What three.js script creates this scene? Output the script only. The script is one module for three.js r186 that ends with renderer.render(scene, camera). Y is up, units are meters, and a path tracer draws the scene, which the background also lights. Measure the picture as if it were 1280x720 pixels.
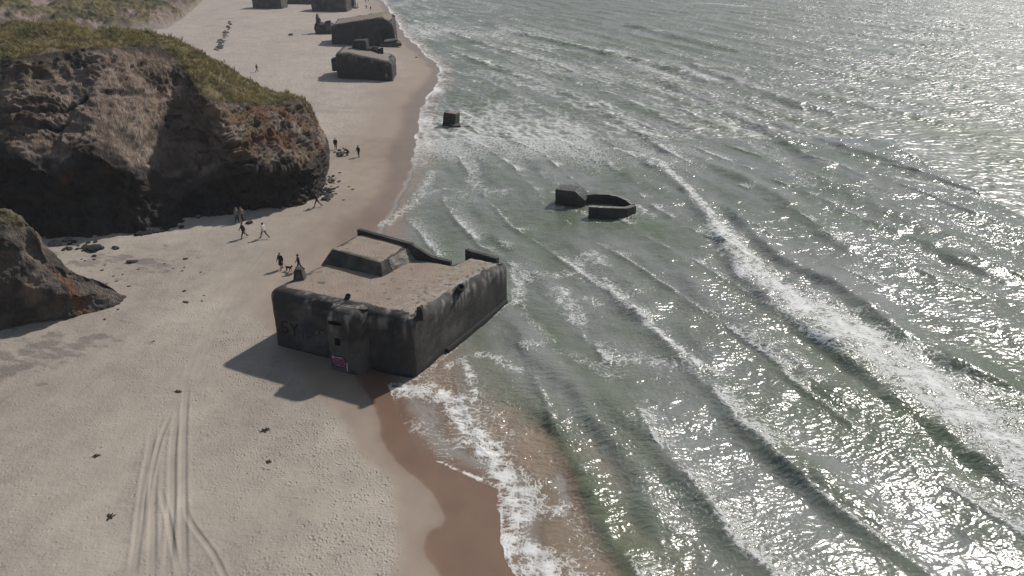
import * as THREE from 'three';
import { mergeGeometries, mergeVertices } from 'three/addons/utils/BufferGeometryUtils.js';
import { RoundedBoxGeometry } from 'three/addons/geometries/RoundedBoxGeometry.js';
import { Brush, Evaluator, SUBTRACTION } from 'three-bvh-csg';

// ------------------------------------------------------------ camera, sky, sun, exposure
const scene = new THREE.Scene();
const EYE = 30, LENS = 950, PITCH = Math.atan(441 / LENS);           // metres above the sea; pixels at 1280 wide
const camera = new THREE.PerspectiveCamera(2 * Math.atan(360 / LENS) * 180 / Math.PI, 16 / 9, 0.5, 8000);
camera.position.set(0, EYE, 0);
camera.rotation.x = -PITCH;
const renderer = new THREE.WebGLRenderer({ antialias: true });
renderer.toneMapping = THREE.LinearToneMapping;
renderer.toneMappingExposure = 1.22;
renderer.shadowMap.enabled = true;

const SUN = new THREE.Vector3(0.64, 0.87, -0.77).normalize();
const sun = new THREE.DirectionalLight(new THREE.Color().setRGB(1.0, 0.945, 0.875), 3.1);
sun.position.copy(SUN).multiplyScalar(300); sun.target.position.set(0, 0, -100);
sun.position.add(sun.target.position);
sun.castShadow = true; sun.shadow.mapSize.set(4096, 4096); sun.shadow.radius = 3.5;
Object.assign(sun.shadow.camera, { left: -220, right: 220, top: 220, bottom: -220, near: 1, far: 900 });
sun.name = 'sun'; scene.add(sun, sun.target);

// ------------------------------------------------------------ noise
function mulberry(a) { return () => { a |= 0; a = a + 0x6D2B79F5 | 0; let t = Math.imul(a ^ a >>> 15, 1 | a); t = t + Math.imul(t ^ t >>> 7, 61 | t) ^ t; return ((t ^ t >>> 14) >>> 0) / 4294967296; }; }
const rnd = mulberry(77);
const PERM = new Uint8Array(512), GX = new Float32Array(256), GY = new Float32Array(256), GZ = new Float32Array(256), VAL = new Float32Array(256);
{ const r = mulberry(5), p = [...Array(256).keys()];
  for (let i = 255; i > 0; i--) { const j = Math.floor(r() * (i + 1)); [p[i], p[j]] = [p[j], p[i]]; }
  for (let i = 0; i < 512; i++) PERM[i] = p[i & 255];
  for (let i = 0; i < 256; i++) { const a = r() * 6.2832, z = r() * 2 - 1, q = Math.sqrt(1 - z * z); GX[i] = Math.cos(a); GY[i] = Math.sin(a); GZ[i] = z; VAL[i] = r(); void q; } }
function n2(x, y) {                                                   // gradient noise, about -0.7 .. 0.7
  const xf = Math.floor(x), yf = Math.floor(y), X = xf & 255, Y = yf & 255; x -= xf; y -= yf;
  const u = x * x * x * (x * (x * 6 - 15) + 10), v = y * y * y * (y * (y * 6 - 15) + 10);
  const a = PERM[PERM[X] + Y], b = PERM[PERM[X + 1] + Y], c = PERM[PERM[X] + Y + 1], d = PERM[PERM[X + 1] + Y + 1];
  const p = GX[a] * x + GY[a] * y, q = GX[b] * (x - 1) + GY[b] * y, r = GX[c] * x + GY[c] * (y - 1), s = GX[d] * (x - 1) + GY[d] * (y - 1);
  const t = p + u * (q - p); return t + v * (r + u * (s - r) - t);
}
function n3(x, y, z) {
  const xf = Math.floor(x), yf = Math.floor(y), zf = Math.floor(z), X = xf & 255, Y = yf & 255, Z = zf & 255; x -= xf; y -= yf; z -= zf;
  const u = x * x * (3 - 2 * x), v = y * y * (3 - 2 * y), w = z * z * (3 - 2 * z);
  const h = (i, j, k) => { const g = PERM[PERM[PERM[(X + i) & 255] + ((Y + j) & 255)] + ((Z + k) & 255)]; return GX[g] * (x - i) + GY[g] * (y - j) + GZ[g] * (z - k); };
  const l = (a, b, t) => a + (b - a) * t;
  return l(l(l(h(0, 0, 0), h(1, 0, 0), u), l(h(0, 1, 0), h(1, 1, 0), u), v), l(l(h(0, 0, 1), h(1, 0, 1), u), l(h(0, 1, 1), h(1, 1, 1), u), v), w);
}
const fbm2 = (x, y, o) => { let s = 0, a = 1, f = 1; for (let i = 0; i < o; i++) { s += a * n2(x * f + i * 17.3, y * f - i * 9.1); a *= 0.5; f *= 2.03; } return s; };
const fbm3 = (x, y, z, o) => { let s = 0, a = 1, f = 1; for (let i = 0; i < o; i++) { s += a * n3(x * f + i * 17.3, y * f - i * 9.1, z * f + i * 5.7); a *= 0.5; f *= 2.03; } return s; };
const clamp = (x, a = 0, b = 1) => x < a ? a : x > b ? b : x;
const sst = (a, b, x) => { const t = clamp((x - a) / (b - a)); return t * t * (3 - 2 * t); };
const mix = (a, b, t) => a + (b - a) * t;
const V3 = (x, y, z) => new THREE.Vector3(x, y, z);

// ------------------------------------------------------------ survey: a sighted point at a known height becomes a place in metres
const CP = Math.cos(PITCH), SP = Math.sin(PITCH);
function at(px, py, h = 0) {
  const dx = (px - 640) / LENS, dy = (360 - py) / LENS, y = dy * CP - SP, z = -(dy * SP + CP), t = (h - EYE) / y;
  return V3(dx * t, h, z * t);
}

// ------------------------------------------------------------ sky: hazy air, thin high cloud, brighter towards the sun
{
  const W = 1024, Hh = 512, d = new Float32Array(W * Hh * 4);
  for (let j = 0; j < Hh; j++) for (let i = 0; i < W; i++) {
    const el = (j + 0.5) / Hh * Math.PI - Math.PI / 2, az = (i + 0.5) / W * 2 * Math.PI - Math.PI;
    const x = Math.cos(el) * Math.cos(az), y = Math.sin(el), z = Math.cos(el) * Math.sin(az);
    const up = Math.max(0, y), c = x * SUN.x + y * SUN.y + z * SUN.z;
    const k = Math.exp(-up * 3.2);                                    // haze low down
    let r = mix(0.17, 0.56, k), g = mix(0.25, 0.67, k), b = mix(0.38, 0.77, k);
    const glow = 0.55 * Math.pow(Math.max(0, c * 0.5 + 0.5), 6) + 0.9 * Math.exp(-(1 - c) * 14);
    r += glow * 0.60; g += glow * 0.60; b += glow * 0.58;
    const s = 1 / (up + 0.25), cl = sst(0.0, 0.75, fbm2(x * s * 1.7 + 3.1, z * s * 1.7 - 1.4, 5) + 0.16) * sst(0.0, 0.12, y) * 0.55;
    r = mix(r, 0.66 + glow * 0.5, cl); g = mix(g, 0.68 + glow * 0.5, cl); b = mix(b, 0.70 + glow * 0.5, cl);
    if (y < 0) { const q = sst(0, -0.2, y); r = mix(r, 0.2, q); g = mix(g, 0.2, q); b = mix(b, 0.19, q); }
    const o = (j * W + i) * 4; d[o] = r; d[o + 1] = g; d[o + 2] = b; d[o + 3] = 1;
  }
  const t = new THREE.DataTexture(d, W, Hh, THREE.RGBAFormat, THREE.FloatType);
  t.mapping = THREE.EquirectangularReflectionMapping; t.magFilter = t.minFilter = THREE.LinearFilter; t.wrapS = THREE.RepeatWrapping; t.needsUpdate = true;
  scene.background = t; scene.environment = t;
  scene.backgroundIntensity = scene.environmentIntensity = 0.46;
}

// ------------------------------------------------------------ helpers: names, labels, textures
const taken = {};
const numbered = (n) => { const k = taken[n] = (taken[n] ?? -1) + 1; return k ? `${n}_${String(k).padStart(3, '0')}` : n; };
function tag(o, label, category, group) { o.userData = { label, category }; if (group) o.userData.group = group; return o; }
function lit(o) { o.traverse((m) => { if (m.isMesh) m.castShadow = m.receiveShadow = true; }); return o; }
function mesh(name, geo, mat, parent) { const m = new THREE.Mesh(geo, mat); m.name = parent ? name : numbered(name); m.castShadow = m.receiveShadow = true; (parent ?? scene).add(m); return m; }
function struct(name, geo, mat) { const m = mesh(name, geo, mat); m.userData.kind = 'structure'; return m; }
function thing(name, pos, label, category, group) { const g = new THREE.Group(); g.name = numbered(name); g.position.copy(pos); scene.add(g); return tag(g, label, category, group); }
function dup(src, pos, turn, label, group, scale = 1) { const c = src.clone(); c.name = numbered(src.name.replace(/_\d{3}$/, '')); scene.add(c); c.position.copy(pos); c.rotation.y = turn; c.scale.multiplyScalar(scale); c.userData = { ...src.userData, label }; if (group) c.userData.group = group; return c; }
function tex(d, W, H, srgb = false, ch = 0, wrap = THREE.ClampToEdgeWrapping) {
  const t = new THREE.DataTexture(d, W, H, THREE.RGBAFormat, d instanceof Float32Array ? THREE.FloatType : THREE.UnsignedByteType);
  t.magFilter = t.minFilter = THREE.LinearFilter; t.wrapS = t.wrapT = wrap; t.channel = ch; if (srgb) t.colorSpace = THREE.SRGBColorSpace; t.needsUpdate = true; return t;
}
const enc = (l) => { l = clamp(l); return 255 * (l <= 0.0031308 ? l * 12.92 : 1.055 * Math.pow(l, 1 / 2.4) - 0.055); };
const ENC = new Uint8Array(4097); for (let i = 0; i <= 4096; i++) ENC[i] = enc(i / 4096) + 0.5;
const e8 = (l) => ENC[l < 0 ? 0 : l > 1 ? 4096 : (l * 4096) | 0];
// a cached field on a regular grid, read with smooth interpolation
class Field {
  constructor(x0, x1, z0, z1, step, fn) {
    Object.assign(this, { x0, z0, step, nx: Math.ceil((x1 - x0) / step) + 1, nz: Math.ceil((z1 - z0) / step) + 1 });
    this.d = new Float32Array(this.nx * this.nz);
    if (fn) for (let j = 0; j < this.nz; j++) for (let i = 0; i < this.nx; i++) this.d[j * this.nx + i] = fn(x0 + i * step, z0 + j * step);
  }
  get(x, z) {
    const fx = clamp((x - this.x0) / this.step, 0, this.nx - 1.001), fz = clamp((z - this.z0) / this.step, 0, this.nz - 1.001), i = fx | 0, j = fz | 0, u = fx - i, v = fz - j, o = j * this.nx + i, d = this.d;
    const a = d[o] + (d[o + 1] - d[o]) * u, b = d[o + this.nx] + (d[o + this.nx + 1] - d[o + this.nx]) * u; return a + (b - a) * v;
  }
}
// distance to a line through points [[x, z], ...]; the sign tells its side
function lineDist(P, x, z) {
  let best = 1e18, side = 1, along = 0, run = 0, A = 0;
  for (let i = 0; i < P.length - 1; i++) {
    const ax = P[i][0], az = P[i][1], bx = P[i + 1][0] - ax, bz = P[i + 1][1] - az, L2 = bx * bx + bz * bz, L = Math.sqrt(L2);
    let t = ((x - ax) * bx + (z - az) * bz) / L2; t = t < 0 ? 0 : t > 1 ? 1 : t;
    const dx = x - ax - bx * t, dz = z - az - bz * t, d = dx * dx + dz * dz;
    if (d < best) { best = d; side = bx * (z - az) - bz * (x - ax) > 0 ? 1 : -1; A = run + L * t; }
    run += L;
  }
  return [Math.sqrt(best) * side, A, run];
}
function smoothLine(pts, n) { const c = new THREE.CatmullRomCurve3(pts.map(([x, z]) => V3(x, 0, z)), false, 'centripetal'); return c.getSpacedPoints(n).map((p) => [p.x, p.z]); }
const sight = (L, h = 0) => L.map(([x, y]) => { const p = at(x, y, h); return [p.x, p.z]; });

// ------------------------------------------------------------ the lie of the land
const shoreFar = [[-420, -2200], [-190, -900], [-95, -560], ...sight([[478, 0], [492, 20], [508, 45], [548, 84], [548, 98], [528, 130], [522, 165], [506, 230], [474, 283]])];
const shoreNear = sight([[486, 484], [492, 506], [497, 529], [518, 562], [544, 577], [571, 588], [602, 600], [622, 613], [628, 630], [609, 647], [605, 665], [616, 688], [634, 696], [650, 720], [672, 765], [690, 820]]);
const SHORE = smoothLine([...shoreFar, [-13.5, -63], ...shoreNear, [6, -10], [14, 40], [40, 300]], 420);
const soakEdge = smoothLine([[-20, -62], ...sight([[462, 500], [474, 529], [478, 553], [501, 584], [536, 615], [552, 642], [554, 658], [536, 669], [530, 685], [534, 704], [548, 720], [560, 760], [600, 840]])], 120);
const dampEdge = smoothLine([[-24, -62], ...sight([[400, 500], [431, 533], [451, 568], [478, 592], [493, 611], [497, 642], [499, 666], [501, 693], [497, 720], [495, 770], [500, 840]])], 120);
const lobes = (x, z) => sst(-64, -76, z) * (1.5 * n2(x * 0.07, z * 0.09) + 0.7 * n2(x * 0.2 + 5, z * 0.27));
const shoreF = new Field(-420, 420, -640, 40, 1.25, (x, z) => lineDist(SHORE, x, z)[0] + lobes(x, z));
const shoreN = new Field(-60, 40, -120, 10, 0.25, (x, z) => lineDist(SHORE, x, z)[0] + lobes(x, z));
const inland = (x, z) => (x > -59 && x < 39 && z > -119 && z < 9) ? shoreN.get(x, z) : shoreF.get(x, z);   // metres inland of the water's edge, negative out to sea
function land(x, z) {
  const d = inland(x, z);
  let y = d > 0 ? 1.7 * (1 - Math.exp(-d / 26)) + 0.0025 * Math.min(d, 400) : Math.max(-4, mix(0.04, 0.14, sst(-50, -64, z)) * d - 0.0035 * d * d);
  const k = sst(2, 14, d);
  y += k * (0.16 * n2(x * 0.09 + 4, z * 0.06) + 0.09 * n2(x * 0.27, z * 0.2 + 7) + 0.035 * n2(x * 0.8, z * 0.7));
  return y;
}
function onLand(px, py) { let h = 1; for (let i = 0; i < 12; i++) { const p = at(px, py, h); h = land(p.x, p.z); } return at(px, py, h); }

// ------------------------------------------------------------ beach
const NX0 = -62, NX1 = 12, NZ0 = -122, NZ1 = -24;                     // the near stretch, with textures of its own
const FX0 = -210, FX1 = 30, FZ0 = -450, FZ1 = -120;
const steps = (...seg) => { const a = []; for (const [from, to, st] of seg) { const n = Math.max(1, Math.round((to - from) / st)); for (let i = 0; i < n; i++) a.push(from + (to - from) * i / n); } a.push(seg.at(-1)[1]); return a; };
function sheet(xs, zs, height, keep, groupOf) {
  const nx = xs.length, nz = zs.length, pos = new Float32Array(nx * nz * 3), uvN = new Float32Array(nx * nz * 2), uvF = new Float32Array(nx * nz * 2);
  for (let j = 0; j < nz; j++) for (let i = 0; i < nx; i++) {
    const o = j * nx + i, x = xs[i], z = zs[j]; pos[o * 3] = x; pos[o * 3 + 1] = height(x, z); pos[o * 3 + 2] = z;
    uvN[o * 2] = x; uvN[o * 2 + 1] = z; uvF[o * 2] = x; uvF[o * 2 + 1] = z;
  }
  const idx = [[], []];
  for (let j = 0; j < nz - 1; j++) for (let i = 0; i < nx - 1; i++) {
    const a = j * nx + i, b = a + 1, c = a + nx, d = c + 1;
    if (keep && !keep(xs[i], zs[j], xs[i + 1], zs[j + 1])) continue;
    idx[groupOf((xs[i] + xs[i + 1]) / 2, (zs[j] + zs[j + 1]) / 2)].push(a, c, b, b, c, d);
  }
  const g = new THREE.BufferGeometry(), all = new Uint32Array(idx[0].length + idx[1].length); all.set(idx[0]); all.set(idx[1], idx[0].length);
  g.setAttribute('position', new THREE.BufferAttribute(pos, 3)); g.setAttribute('uv', new THREE.BufferAttribute(uvN, 2)); g.setAttribute('uv1', new THREE.BufferAttribute(uvF, 2)); g.setIndex(new THREE.BufferAttribute(all, 1));
  g.addGroup(0, idx[0].length, 0); g.addGroup(idx[0].length, idx[1].length, 1); g.computeVertexNormals(); return g;
}
const box01 = (g, ch, x0, x1, z0, z1) => { const u = g.attributes[ch]; for (let i = 0; i < u.count; i++) u.setXY(i, (u.getX(i) - x0) / (x1 - x0), (u.getY(i) - z0) / (z1 - z0)); };

const wetBack = (x, z) => { const d = inland(x, z); return [10 - d + 4 * n2(x * 0.05, z * 0.03) + 1.2 * n2(x * 0.3, z * 0.2), 3.2 - d + 2.5 * n2(x * 0.06 + 9, z * 0.04)]; };
const darkSand = [[[-30, 478], [30, 455], [70, 440], [112, 422]], [[-30, 452], [20, 438], [60, 426]], [[100, 330], [150, 322], [200, 330]]].map((l) => smoothLine(sight(l, 1.2), 12));
const TRACKS = [[[161, 740], [167, 690], [179, 595], [186, 557], [192, 520]], [[185, 740], [188, 690], [190, 603], [194, 560]], [[206, 740], [207, 710], [213, 628], [215, 553], [222, 500]], [[228, 740], [228, 705], [227, 615], [229, 516], [232, 470]],
  [[300, 760], [267, 687], [233, 637], [231, 600]], [[227, 735], [217, 687], [208, 640], [195, 590]], [[176, 690], [183, 610], [200, 540], [218, 500]]].map((l, i) => ({ P: smoothLine(sight(l, 1.2), 40), w: i < 4 ? 0.2 : 0.13, deep: i < 4 ? 0.036 : 0.032 }));
const FARTRACKS = [[[236, 470], [262, 420], [300, 350], [345, 300], [400, 265], [440, 230], [456, 190], [470, 140]], [[222, 500], [240, 440], [280, 370], [330, 305], [390, 260], [432, 228], [450, 185], [462, 140]]].map((l) => ({ P: smoothLine(sight(l, 1.2), 80), w: 0.2, deep: 0.006 }));
{
  // near stretch: colour, relief, roughness
  const W = 2048, H = 2048, col = new Uint8Array(W * H * 4), bump = new Float32Array(W * H * 4), rgh = new Uint8Array(1024 * 1024 * 4);
  const hgt = new Float32Array(W * H), mx = (NX1 - NX0) / W, mz = (NZ1 - NZ0) / H;
  const soak = new Field(NX0, NX1, NZ0, NZ1, 0.2, (x, z) => lineDist(soakEdge, x, z)[0] * -1), damp = new Field(NX0, NX1, NZ0, NZ1, 0.2, (x, z) => lineDist(dampEdge, x, z)[0] * -1);
  const track = new Field(NX0, NX1, NZ0, NZ1, 0.08), smooth = new Field(NX0, NX1, NZ0, NZ1, 0.08);
  for (const T of [...TRACKS, ...FARTRACKS]) {
    const bx = T.P.map((p) => p[0]), bz = T.P.map((p) => p[1]), S = track.step;
    const i0 = Math.max(0, Math.floor((Math.min(...bx) - 1 - NX0) / S)), i1 = Math.min(track.nx - 1, Math.ceil((Math.max(...bx) + 1 - NX0) / S)), j0 = Math.max(0, Math.floor((Math.min(...bz) - 1 - NZ0) / S)), j1 = Math.min(track.nz - 1, Math.ceil((Math.max(...bz) + 1 - NZ0) / S));
    for (let j = j0; j <= j1; j++) for (let i = i0; i <= i1; i++) {
      const x = NX0 + i * S, z = NZ0 + j * S, [d0, al, run] = lineDist(T.P, x, z), d = Math.abs(d0); if (d > 0.9) continue;
      const e = sst(0, 4, Math.min(al, run - al)), o = j * track.nx + i;
      track.d[o] += e * T.deep * (-(1 - sst(T.w * 0.7, T.w * 1.15, d)) + 0.7 * Math.exp(-(((d - T.w * 1.6) / 0.1) ** 2)));
      smooth.d[o] = Math.max(smooth.d[o], e * (1 - sst(T.w, T.w * 1.6, d)));
    }
  }
  // trodden sand: a footprint is a small oval hollow with a rim
  const r = mulberry(901);
  const prints = 190000;
  const wetAt = (x, z) => { const k = sst(-56, -64, z), [a, b] = wetBack(x, z); return [mix(damp.get(x, z), a, k), mix(soak.get(x, z), b, k), k]; };
  for (let k = 0; k < prints; k++) {
    const x = mix(NX0, NX1, r()), z = mix(NZ0, NZ1, r()), [dm] = wetAt(x, z); const keepIt = r();
    const dens = sst(0.1, -0.5, dm) * (0.1 + 0.9 * sst(-0.1, 0.35, n2(x * 0.12 + 3, z * 0.1) + 0.5 * sst(-9, -1, dm) * sst(-62, -50, z))) + 0.05;
    if (keepIt > dens || dm > 0.2 || smooth.get(x, z) > 0.4) { r(); r(); continue; }
    const a = 1.75 + (r() - 0.5) * 2.6, ca = Math.cos(a), sa = Math.sin(a), sz = 0.42 + 0.55 * r() * r(), dp = (0.012 + 0.03 * (1 - Math.abs(keepIt))) * sz * (0.5 + 0.7 * sst(-12, -1, dm) * sst(-64, -50, z));
    const cx = (x - NX0) / mx, cz = (z - NZ0) / mz, R = Math.ceil(0.34 / mx);
    for (let j = -R; j <= R; j++) for (let i = -R; i <= R; i++) {
      const X = (cx | 0) + i, Z = (cz | 0) + j; if (X < 0 || Z < 0 || X >= W || Z >= H) continue;
      const dx = (X - cx) * mx, dz = (Z - cz) * mz, u = (dx * ca + dz * sa) / (0.19 * sz), v = (-dx * sa + dz * ca) / (0.1 * sz), q = u * u + v * v; if (q > 4) continue;
      hgt[Z * W + X] += dp * (-Math.exp(-q * 1.6) + 0.45 * Math.exp(-((Math.sqrt(q) - 1.35) ** 2) * 6));
    }
  }
  for (let j = 0; j < H; j++) for (let i = 0; i < W; i++) {
    const x = NX0 + (i + 0.5) * mx, z = NZ0 + (j + 0.5) * mz, o = j * W + i;
    const [dmR, skR, bk] = wetAt(x, z), jag = 0.12 * n2(x * 1.1, z * 1.1), dm = sst(-0.7 - 5 * bk, 0.6 + 5 * bk, dmR + jag * 2.5), sk = 0.55 * sst(-0.9 - bk, 0.5 + bk, skR + jag * 2) + 0.45 * sst(-0.1 - 1.2 * bk, 0.15 + 1.6 * bk, skR + jag * 0.6);
    const big = fbm2(x * 0.07, z * 0.05, 3), mid = fbm2(x * 0.6 + 5, z * 0.45, 3), fine = n2(x * 7.3, z * 7.1), grit = n2(x * 19, z * 19);
    let v = 1 + 0.2 * big + 0.15 * mid + 0.1 * fine + 0.1 * grit + 0.1 * sst(0.05, 0.4, fbm2((x * 0.9 + z * 0.4) * 0.16, (z * 0.9 - x * 0.4) * 0.03 + 7, 3));
    // dark heavy-mineral sand in wind streaks on the left
    let near0 = 9; if (x < -22 && z > -76) for (const l of darkSand) near0 = Math.min(near0, Math.abs(lineDist(l, x, z)[0])); const sn = fbm2(x * 0.5 + z * 0.3, z * 1.1 - x * 0.5, 4), streak = sst(0.1, 0.7, sn + 0.75 * Math.exp(-((near0 / 1.3) ** 2)) - 0.1) * (near0 < 5 ? 1 : 0.3);
    let R = 0.312 * v, G = 0.272 * v, B = 0.233 * v;
    R = mix(R, 0.13 * v, streak * 0.62); G = mix(G, 0.115 * v, streak * 0.62); B = mix(B, 0.105 * v, streak * 0.62);
    // specks of shell and weed
    const sp = n2(x * 3.1 + 50, z * 3.3) + 0.5 * n2(x * 9 + 3, z * 9); const speck = sst(0.62, 0.75, sp) * 0.55; R *= 1 - speck; G *= 1 - speck; B *= 1 - speck;
    const df = 1 + 0.12 * big + 0.12 * mid + 0.05 * fine + 0.05 * grit;
    R = mix(R, 0.262 * df, dm); G = mix(G, 0.206 * df, dm); B = mix(B, 0.163 * df, dm);
    R = mix(R, mix(0.17, 0.2, bk) * df, sk); G = mix(G, mix(0.106, 0.14, bk) * df, sk); B = mix(B, mix(0.075, 0.105, bk) * df, sk);
    col[o * 4] = e8(R); col[o * 4 + 1] = e8(G); col[o * 4 + 2] = e8(B); col[o * 4 + 3] = 255;
    const dry = 1 - dm, sm = smooth.get(x, z);
    const h = (hgt[o] * 1.25 + 0.02 * mid + 0.014 * fine * (1 - sm) + 0.006 * grit * (1 - sm) + 0.018 * n2(x * 2.6, z * 2.2) * (1 - sm)) * dry + track.get(x, z) * dry + 0.004 * mid * dm;
    bump[o * 4] = bump[o * 4 + 1] = bump[o * 4 + 2] = h + 0.5; bump[o * 4 + 3] = 1;
    if (!(i & 1) && !(j & 1)) { const q = ((j >> 1) * 1024 + (i >> 1)) * 4, ro = mix(mix(0.95, 0.72, dm), 0.3, sk); rgh[q] = rgh[q + 1] = rgh[q + 2] = 255 * ro; rgh[q + 3] = 255; }
  }
  const near = new THREE.MeshPhysicalMaterial({ map: tex(col, W, H, true), bumpMap: tex(bump, W, H), bumpScale: 1, roughnessMap: tex(rgh, 1024, 1024), roughness: 1, metalness: 0, specularIntensity: 0.7 });
  near.name = 'near_sand';
  // far stretch
  const W2 = 1024, H2 = 1024, col2 = new Uint8Array(W2 * H2 * 4), bump2 = new Float32Array(W2 * H2 * 4), rgh2 = new Uint8Array(W2 * H2 * 4);
  for (let j = 0; j < H2; j++) for (let i = 0; i < W2; i++) {
    const x = mix(FX0, FX1, (i + 0.5) / W2), z = mix(FZ0, FZ1, (j + 0.5) / H2), o = (j * W2 + i) * 4, d = inland(x, z);
    const big = fbm2(x * 0.07, z * 0.05, 3), mid = fbm2(x * 0.3 + 5, z * 0.2, 3), fine = n2(x * 1.7, z * 1.6);
    const [dmR, skR] = wetBack(x, z), dm = sst(-5.35, 5.35, dmR), sk = sst(-1.32, 1.8, skR);
    const v = 1 + 0.10 * big + 0.10 * mid + 0.1 * fine, df = 1 + 0.06 * big + 0.05 * mid;
    const streak = sst(0.15, 0.6, fbm2(x * 0.05 + z * 0.02, z * 0.1, 4)) * 0.14;
    let R = 0.345 * v * (1 - streak), G = 0.296 * v * (1 - streak), B = 0.26 * v * (1 - streak);  // paler than near sand: distance haze put into the colour
    R = mix(R, 0.28 * df, dm); G = mix(G, 0.22 * df, dm); B = mix(B, 0.176 * df, dm);
    R = mix(R, 0.2 * df, sk); G = mix(G, 0.14 * df, sk); B = mix(B, 0.105 * df, sk);
    col2[o] = e8(R); col2[o + 1] = e8(G); col2[o + 2] = e8(B); col2[o + 3] = 255;
    bump2[o] = bump2[o + 1] = bump2[o + 2] = (0.1 * mid + 0.1 * fine) * (1 - dm); bump2[o + 3] = 1;
    const ro = mix(mix(0.95, 0.7, dm), 0.32, sk); rgh2[o] = rgh2[o + 1] = rgh2[o + 2] = 255 * ro; rgh2[o + 3] = 255;
  }
  const M = THREE.MirroredRepeatWrapping;
  const far = new THREE.MeshPhysicalMaterial({ map: tex(col2, W2, H2, true, 1, M), bumpMap: tex(bump2, W2, H2, false, 1, M), bumpScale: 1, roughnessMap: tex(rgh2, W2, H2, false, 1, M), roughness: 1, specularIntensity: 0.7 });
  far.name = 'far_sand';
  const xs = steps([-3200, -700, 250], [-700, -210, 12], [-210, NX0, 1.3], [NX0, NX1, 0.3], [NX1, 60, 2], [60, 420, 40]), zs = steps([-3200, -640, 160], [-640, -450, 8], [-450, -230, 1.6], [-230, NZ0, 0.9], [NZ0, NZ1, 0.3], [NZ1, 0, 1.2], [0, 1200, 80]);
  const g = sheet(xs, zs, land, (x0, z0, x1) => inland(x1, z0) > -90 || inland(x0, z0) > -90, (x, z) => (x > NX0 && x < NX1 && z > NZ0 && z < NZ1) ? 0 : 1);
  box01(g, 'uv', NX0, NX1, NZ0, NZ1); box01(g, 'uv1', FX0, FX1, FZ0, FZ1);
  struct('beach', g, [near, far]).userData.label = 'wide sandy beach with footprints, tyre tracks and a wet rim along the water';
}
console.log('beach', performance.now() | 0);

// ------------------------------------------------------------ sea
// crests seen from the air: [line, height, steep side, long side, foam on the crest]
const CRESTS = [
  [[[655, 490], [700, 545], [727, 590], [745, 640], [760, 667], [780, 700], [795, 730], [815, 770]], 0.52, 0.6, 1.7, 0.12],
  [[[640, 395], [665, 440], [715, 485], [742, 523], [765, 545], [800, 600], [820, 650], [850, 720]], 0.36, 0.75, 1.6, 0.15],
  [[[740, 470], [760, 500], [805, 545], [837, 577], [863, 610], [890, 650], [920, 677], [955, 707], [990, 735]], 0.38, 0.75, 1.8, 0.2],
  [[[735, 320], [757, 348], [780, 380], [830, 425], [880, 475], [923, 520], [945, 548], [1010, 600], [1080, 660], [1150, 730]], 0.31, 0.8, 1.9, 0.5],
  [[[960, 560], [1010, 590], [1090, 650], [1160, 700]], 0.34, 0.8, 1.8, 0.2],
  [[[800, 195], [850, 232], [895, 290], [935, 350], [990, 400], [1060, 452], [1150, 520], [1280, 612], [1340, 660]], 0.42, 0.7, 3.2, 0.45],
  [[[900, 250], [935, 288], [985, 328], [1060, 365], [1130, 422], [1220, 467], [1300, 500]], 0.55, 0.8, 2.0, 0.25],
  [[[960, 150], [1020, 172], [1080, 190], [1150, 215], [1240, 243], [1320, 262]], 0.44, 0.9, 2.6, 0.3],
  [[[560, 320], [600, 345], [650, 420]], 0.16, 0.6, 1.6, 0.1], [[[590, 250], [620, 300], [660, 330], [690, 380]], 0.22, 0.7, 1.6, 0.2],
  [[[680, 280], [720, 310], [780, 350], [850, 410], [930, 470]], 0.2, 0.8, 1.8, 0.15], [[[800, 290], [850, 340], [900, 390], [990, 450], [1080, 530]], 0.22, 0.8, 1.8, 0.2],
  [[[640, 40], [740, 62], [830, 84], [900, 108]], 0.6, 1.4, 4, 0.8], [[[780, 30], [850, 48], [930, 66]], 0.5, 1.4, 4, 0.3], [[[860, 78], [900, 96], [960, 116], [1010, 140]], 0.6, 1.1, 3.2, 0.6],
  [[[560, 62], [640, 92], [720, 122], [790, 160], [850, 200]], 0.4, 1.0, 2.6, 0.9], [[[600, 96], [660, 130], [700, 160], [740, 190], [800, 230]], 0.3, 0.9, 2.2, 0.7], [[[500, 22], [560, 40], [620, 60], [690, 82]], 0.4, 1.3, 3, 0.9],
  [[[590, 130], [640, 170], [665, 200], [700, 240]], 0.22, 0.8, 2, 0.5], [[[570, 165], [600, 195], [620, 225], [650, 260]], 0.2, 0.8, 2, 0.5], [[[820, 100], [880, 125], [930, 150], [985, 180], [1040, 215]], 0.45, 0.9, 2.6, 0.5],
  [[[860, 190], [910, 215], [960, 240], [1030, 290], [1090, 330]], 0.36, 0.9, 2.2, 0.3], [[[1080, 270], [1150, 300], [1230, 340], [1300, 380]], 0.36, 0.9, 2.2, 0.1],
].map(([l, a, f, b, foam]) => ({ P: smoothLine(sight(l), 30), a, f, b, foam }));
const SX0 = -22, SX1 = 60, SZ0 = -122, SZ1 = -24, GX0 = -80, GX1 = 330, GZ0 = -460, GZ1 = -120;
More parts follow.
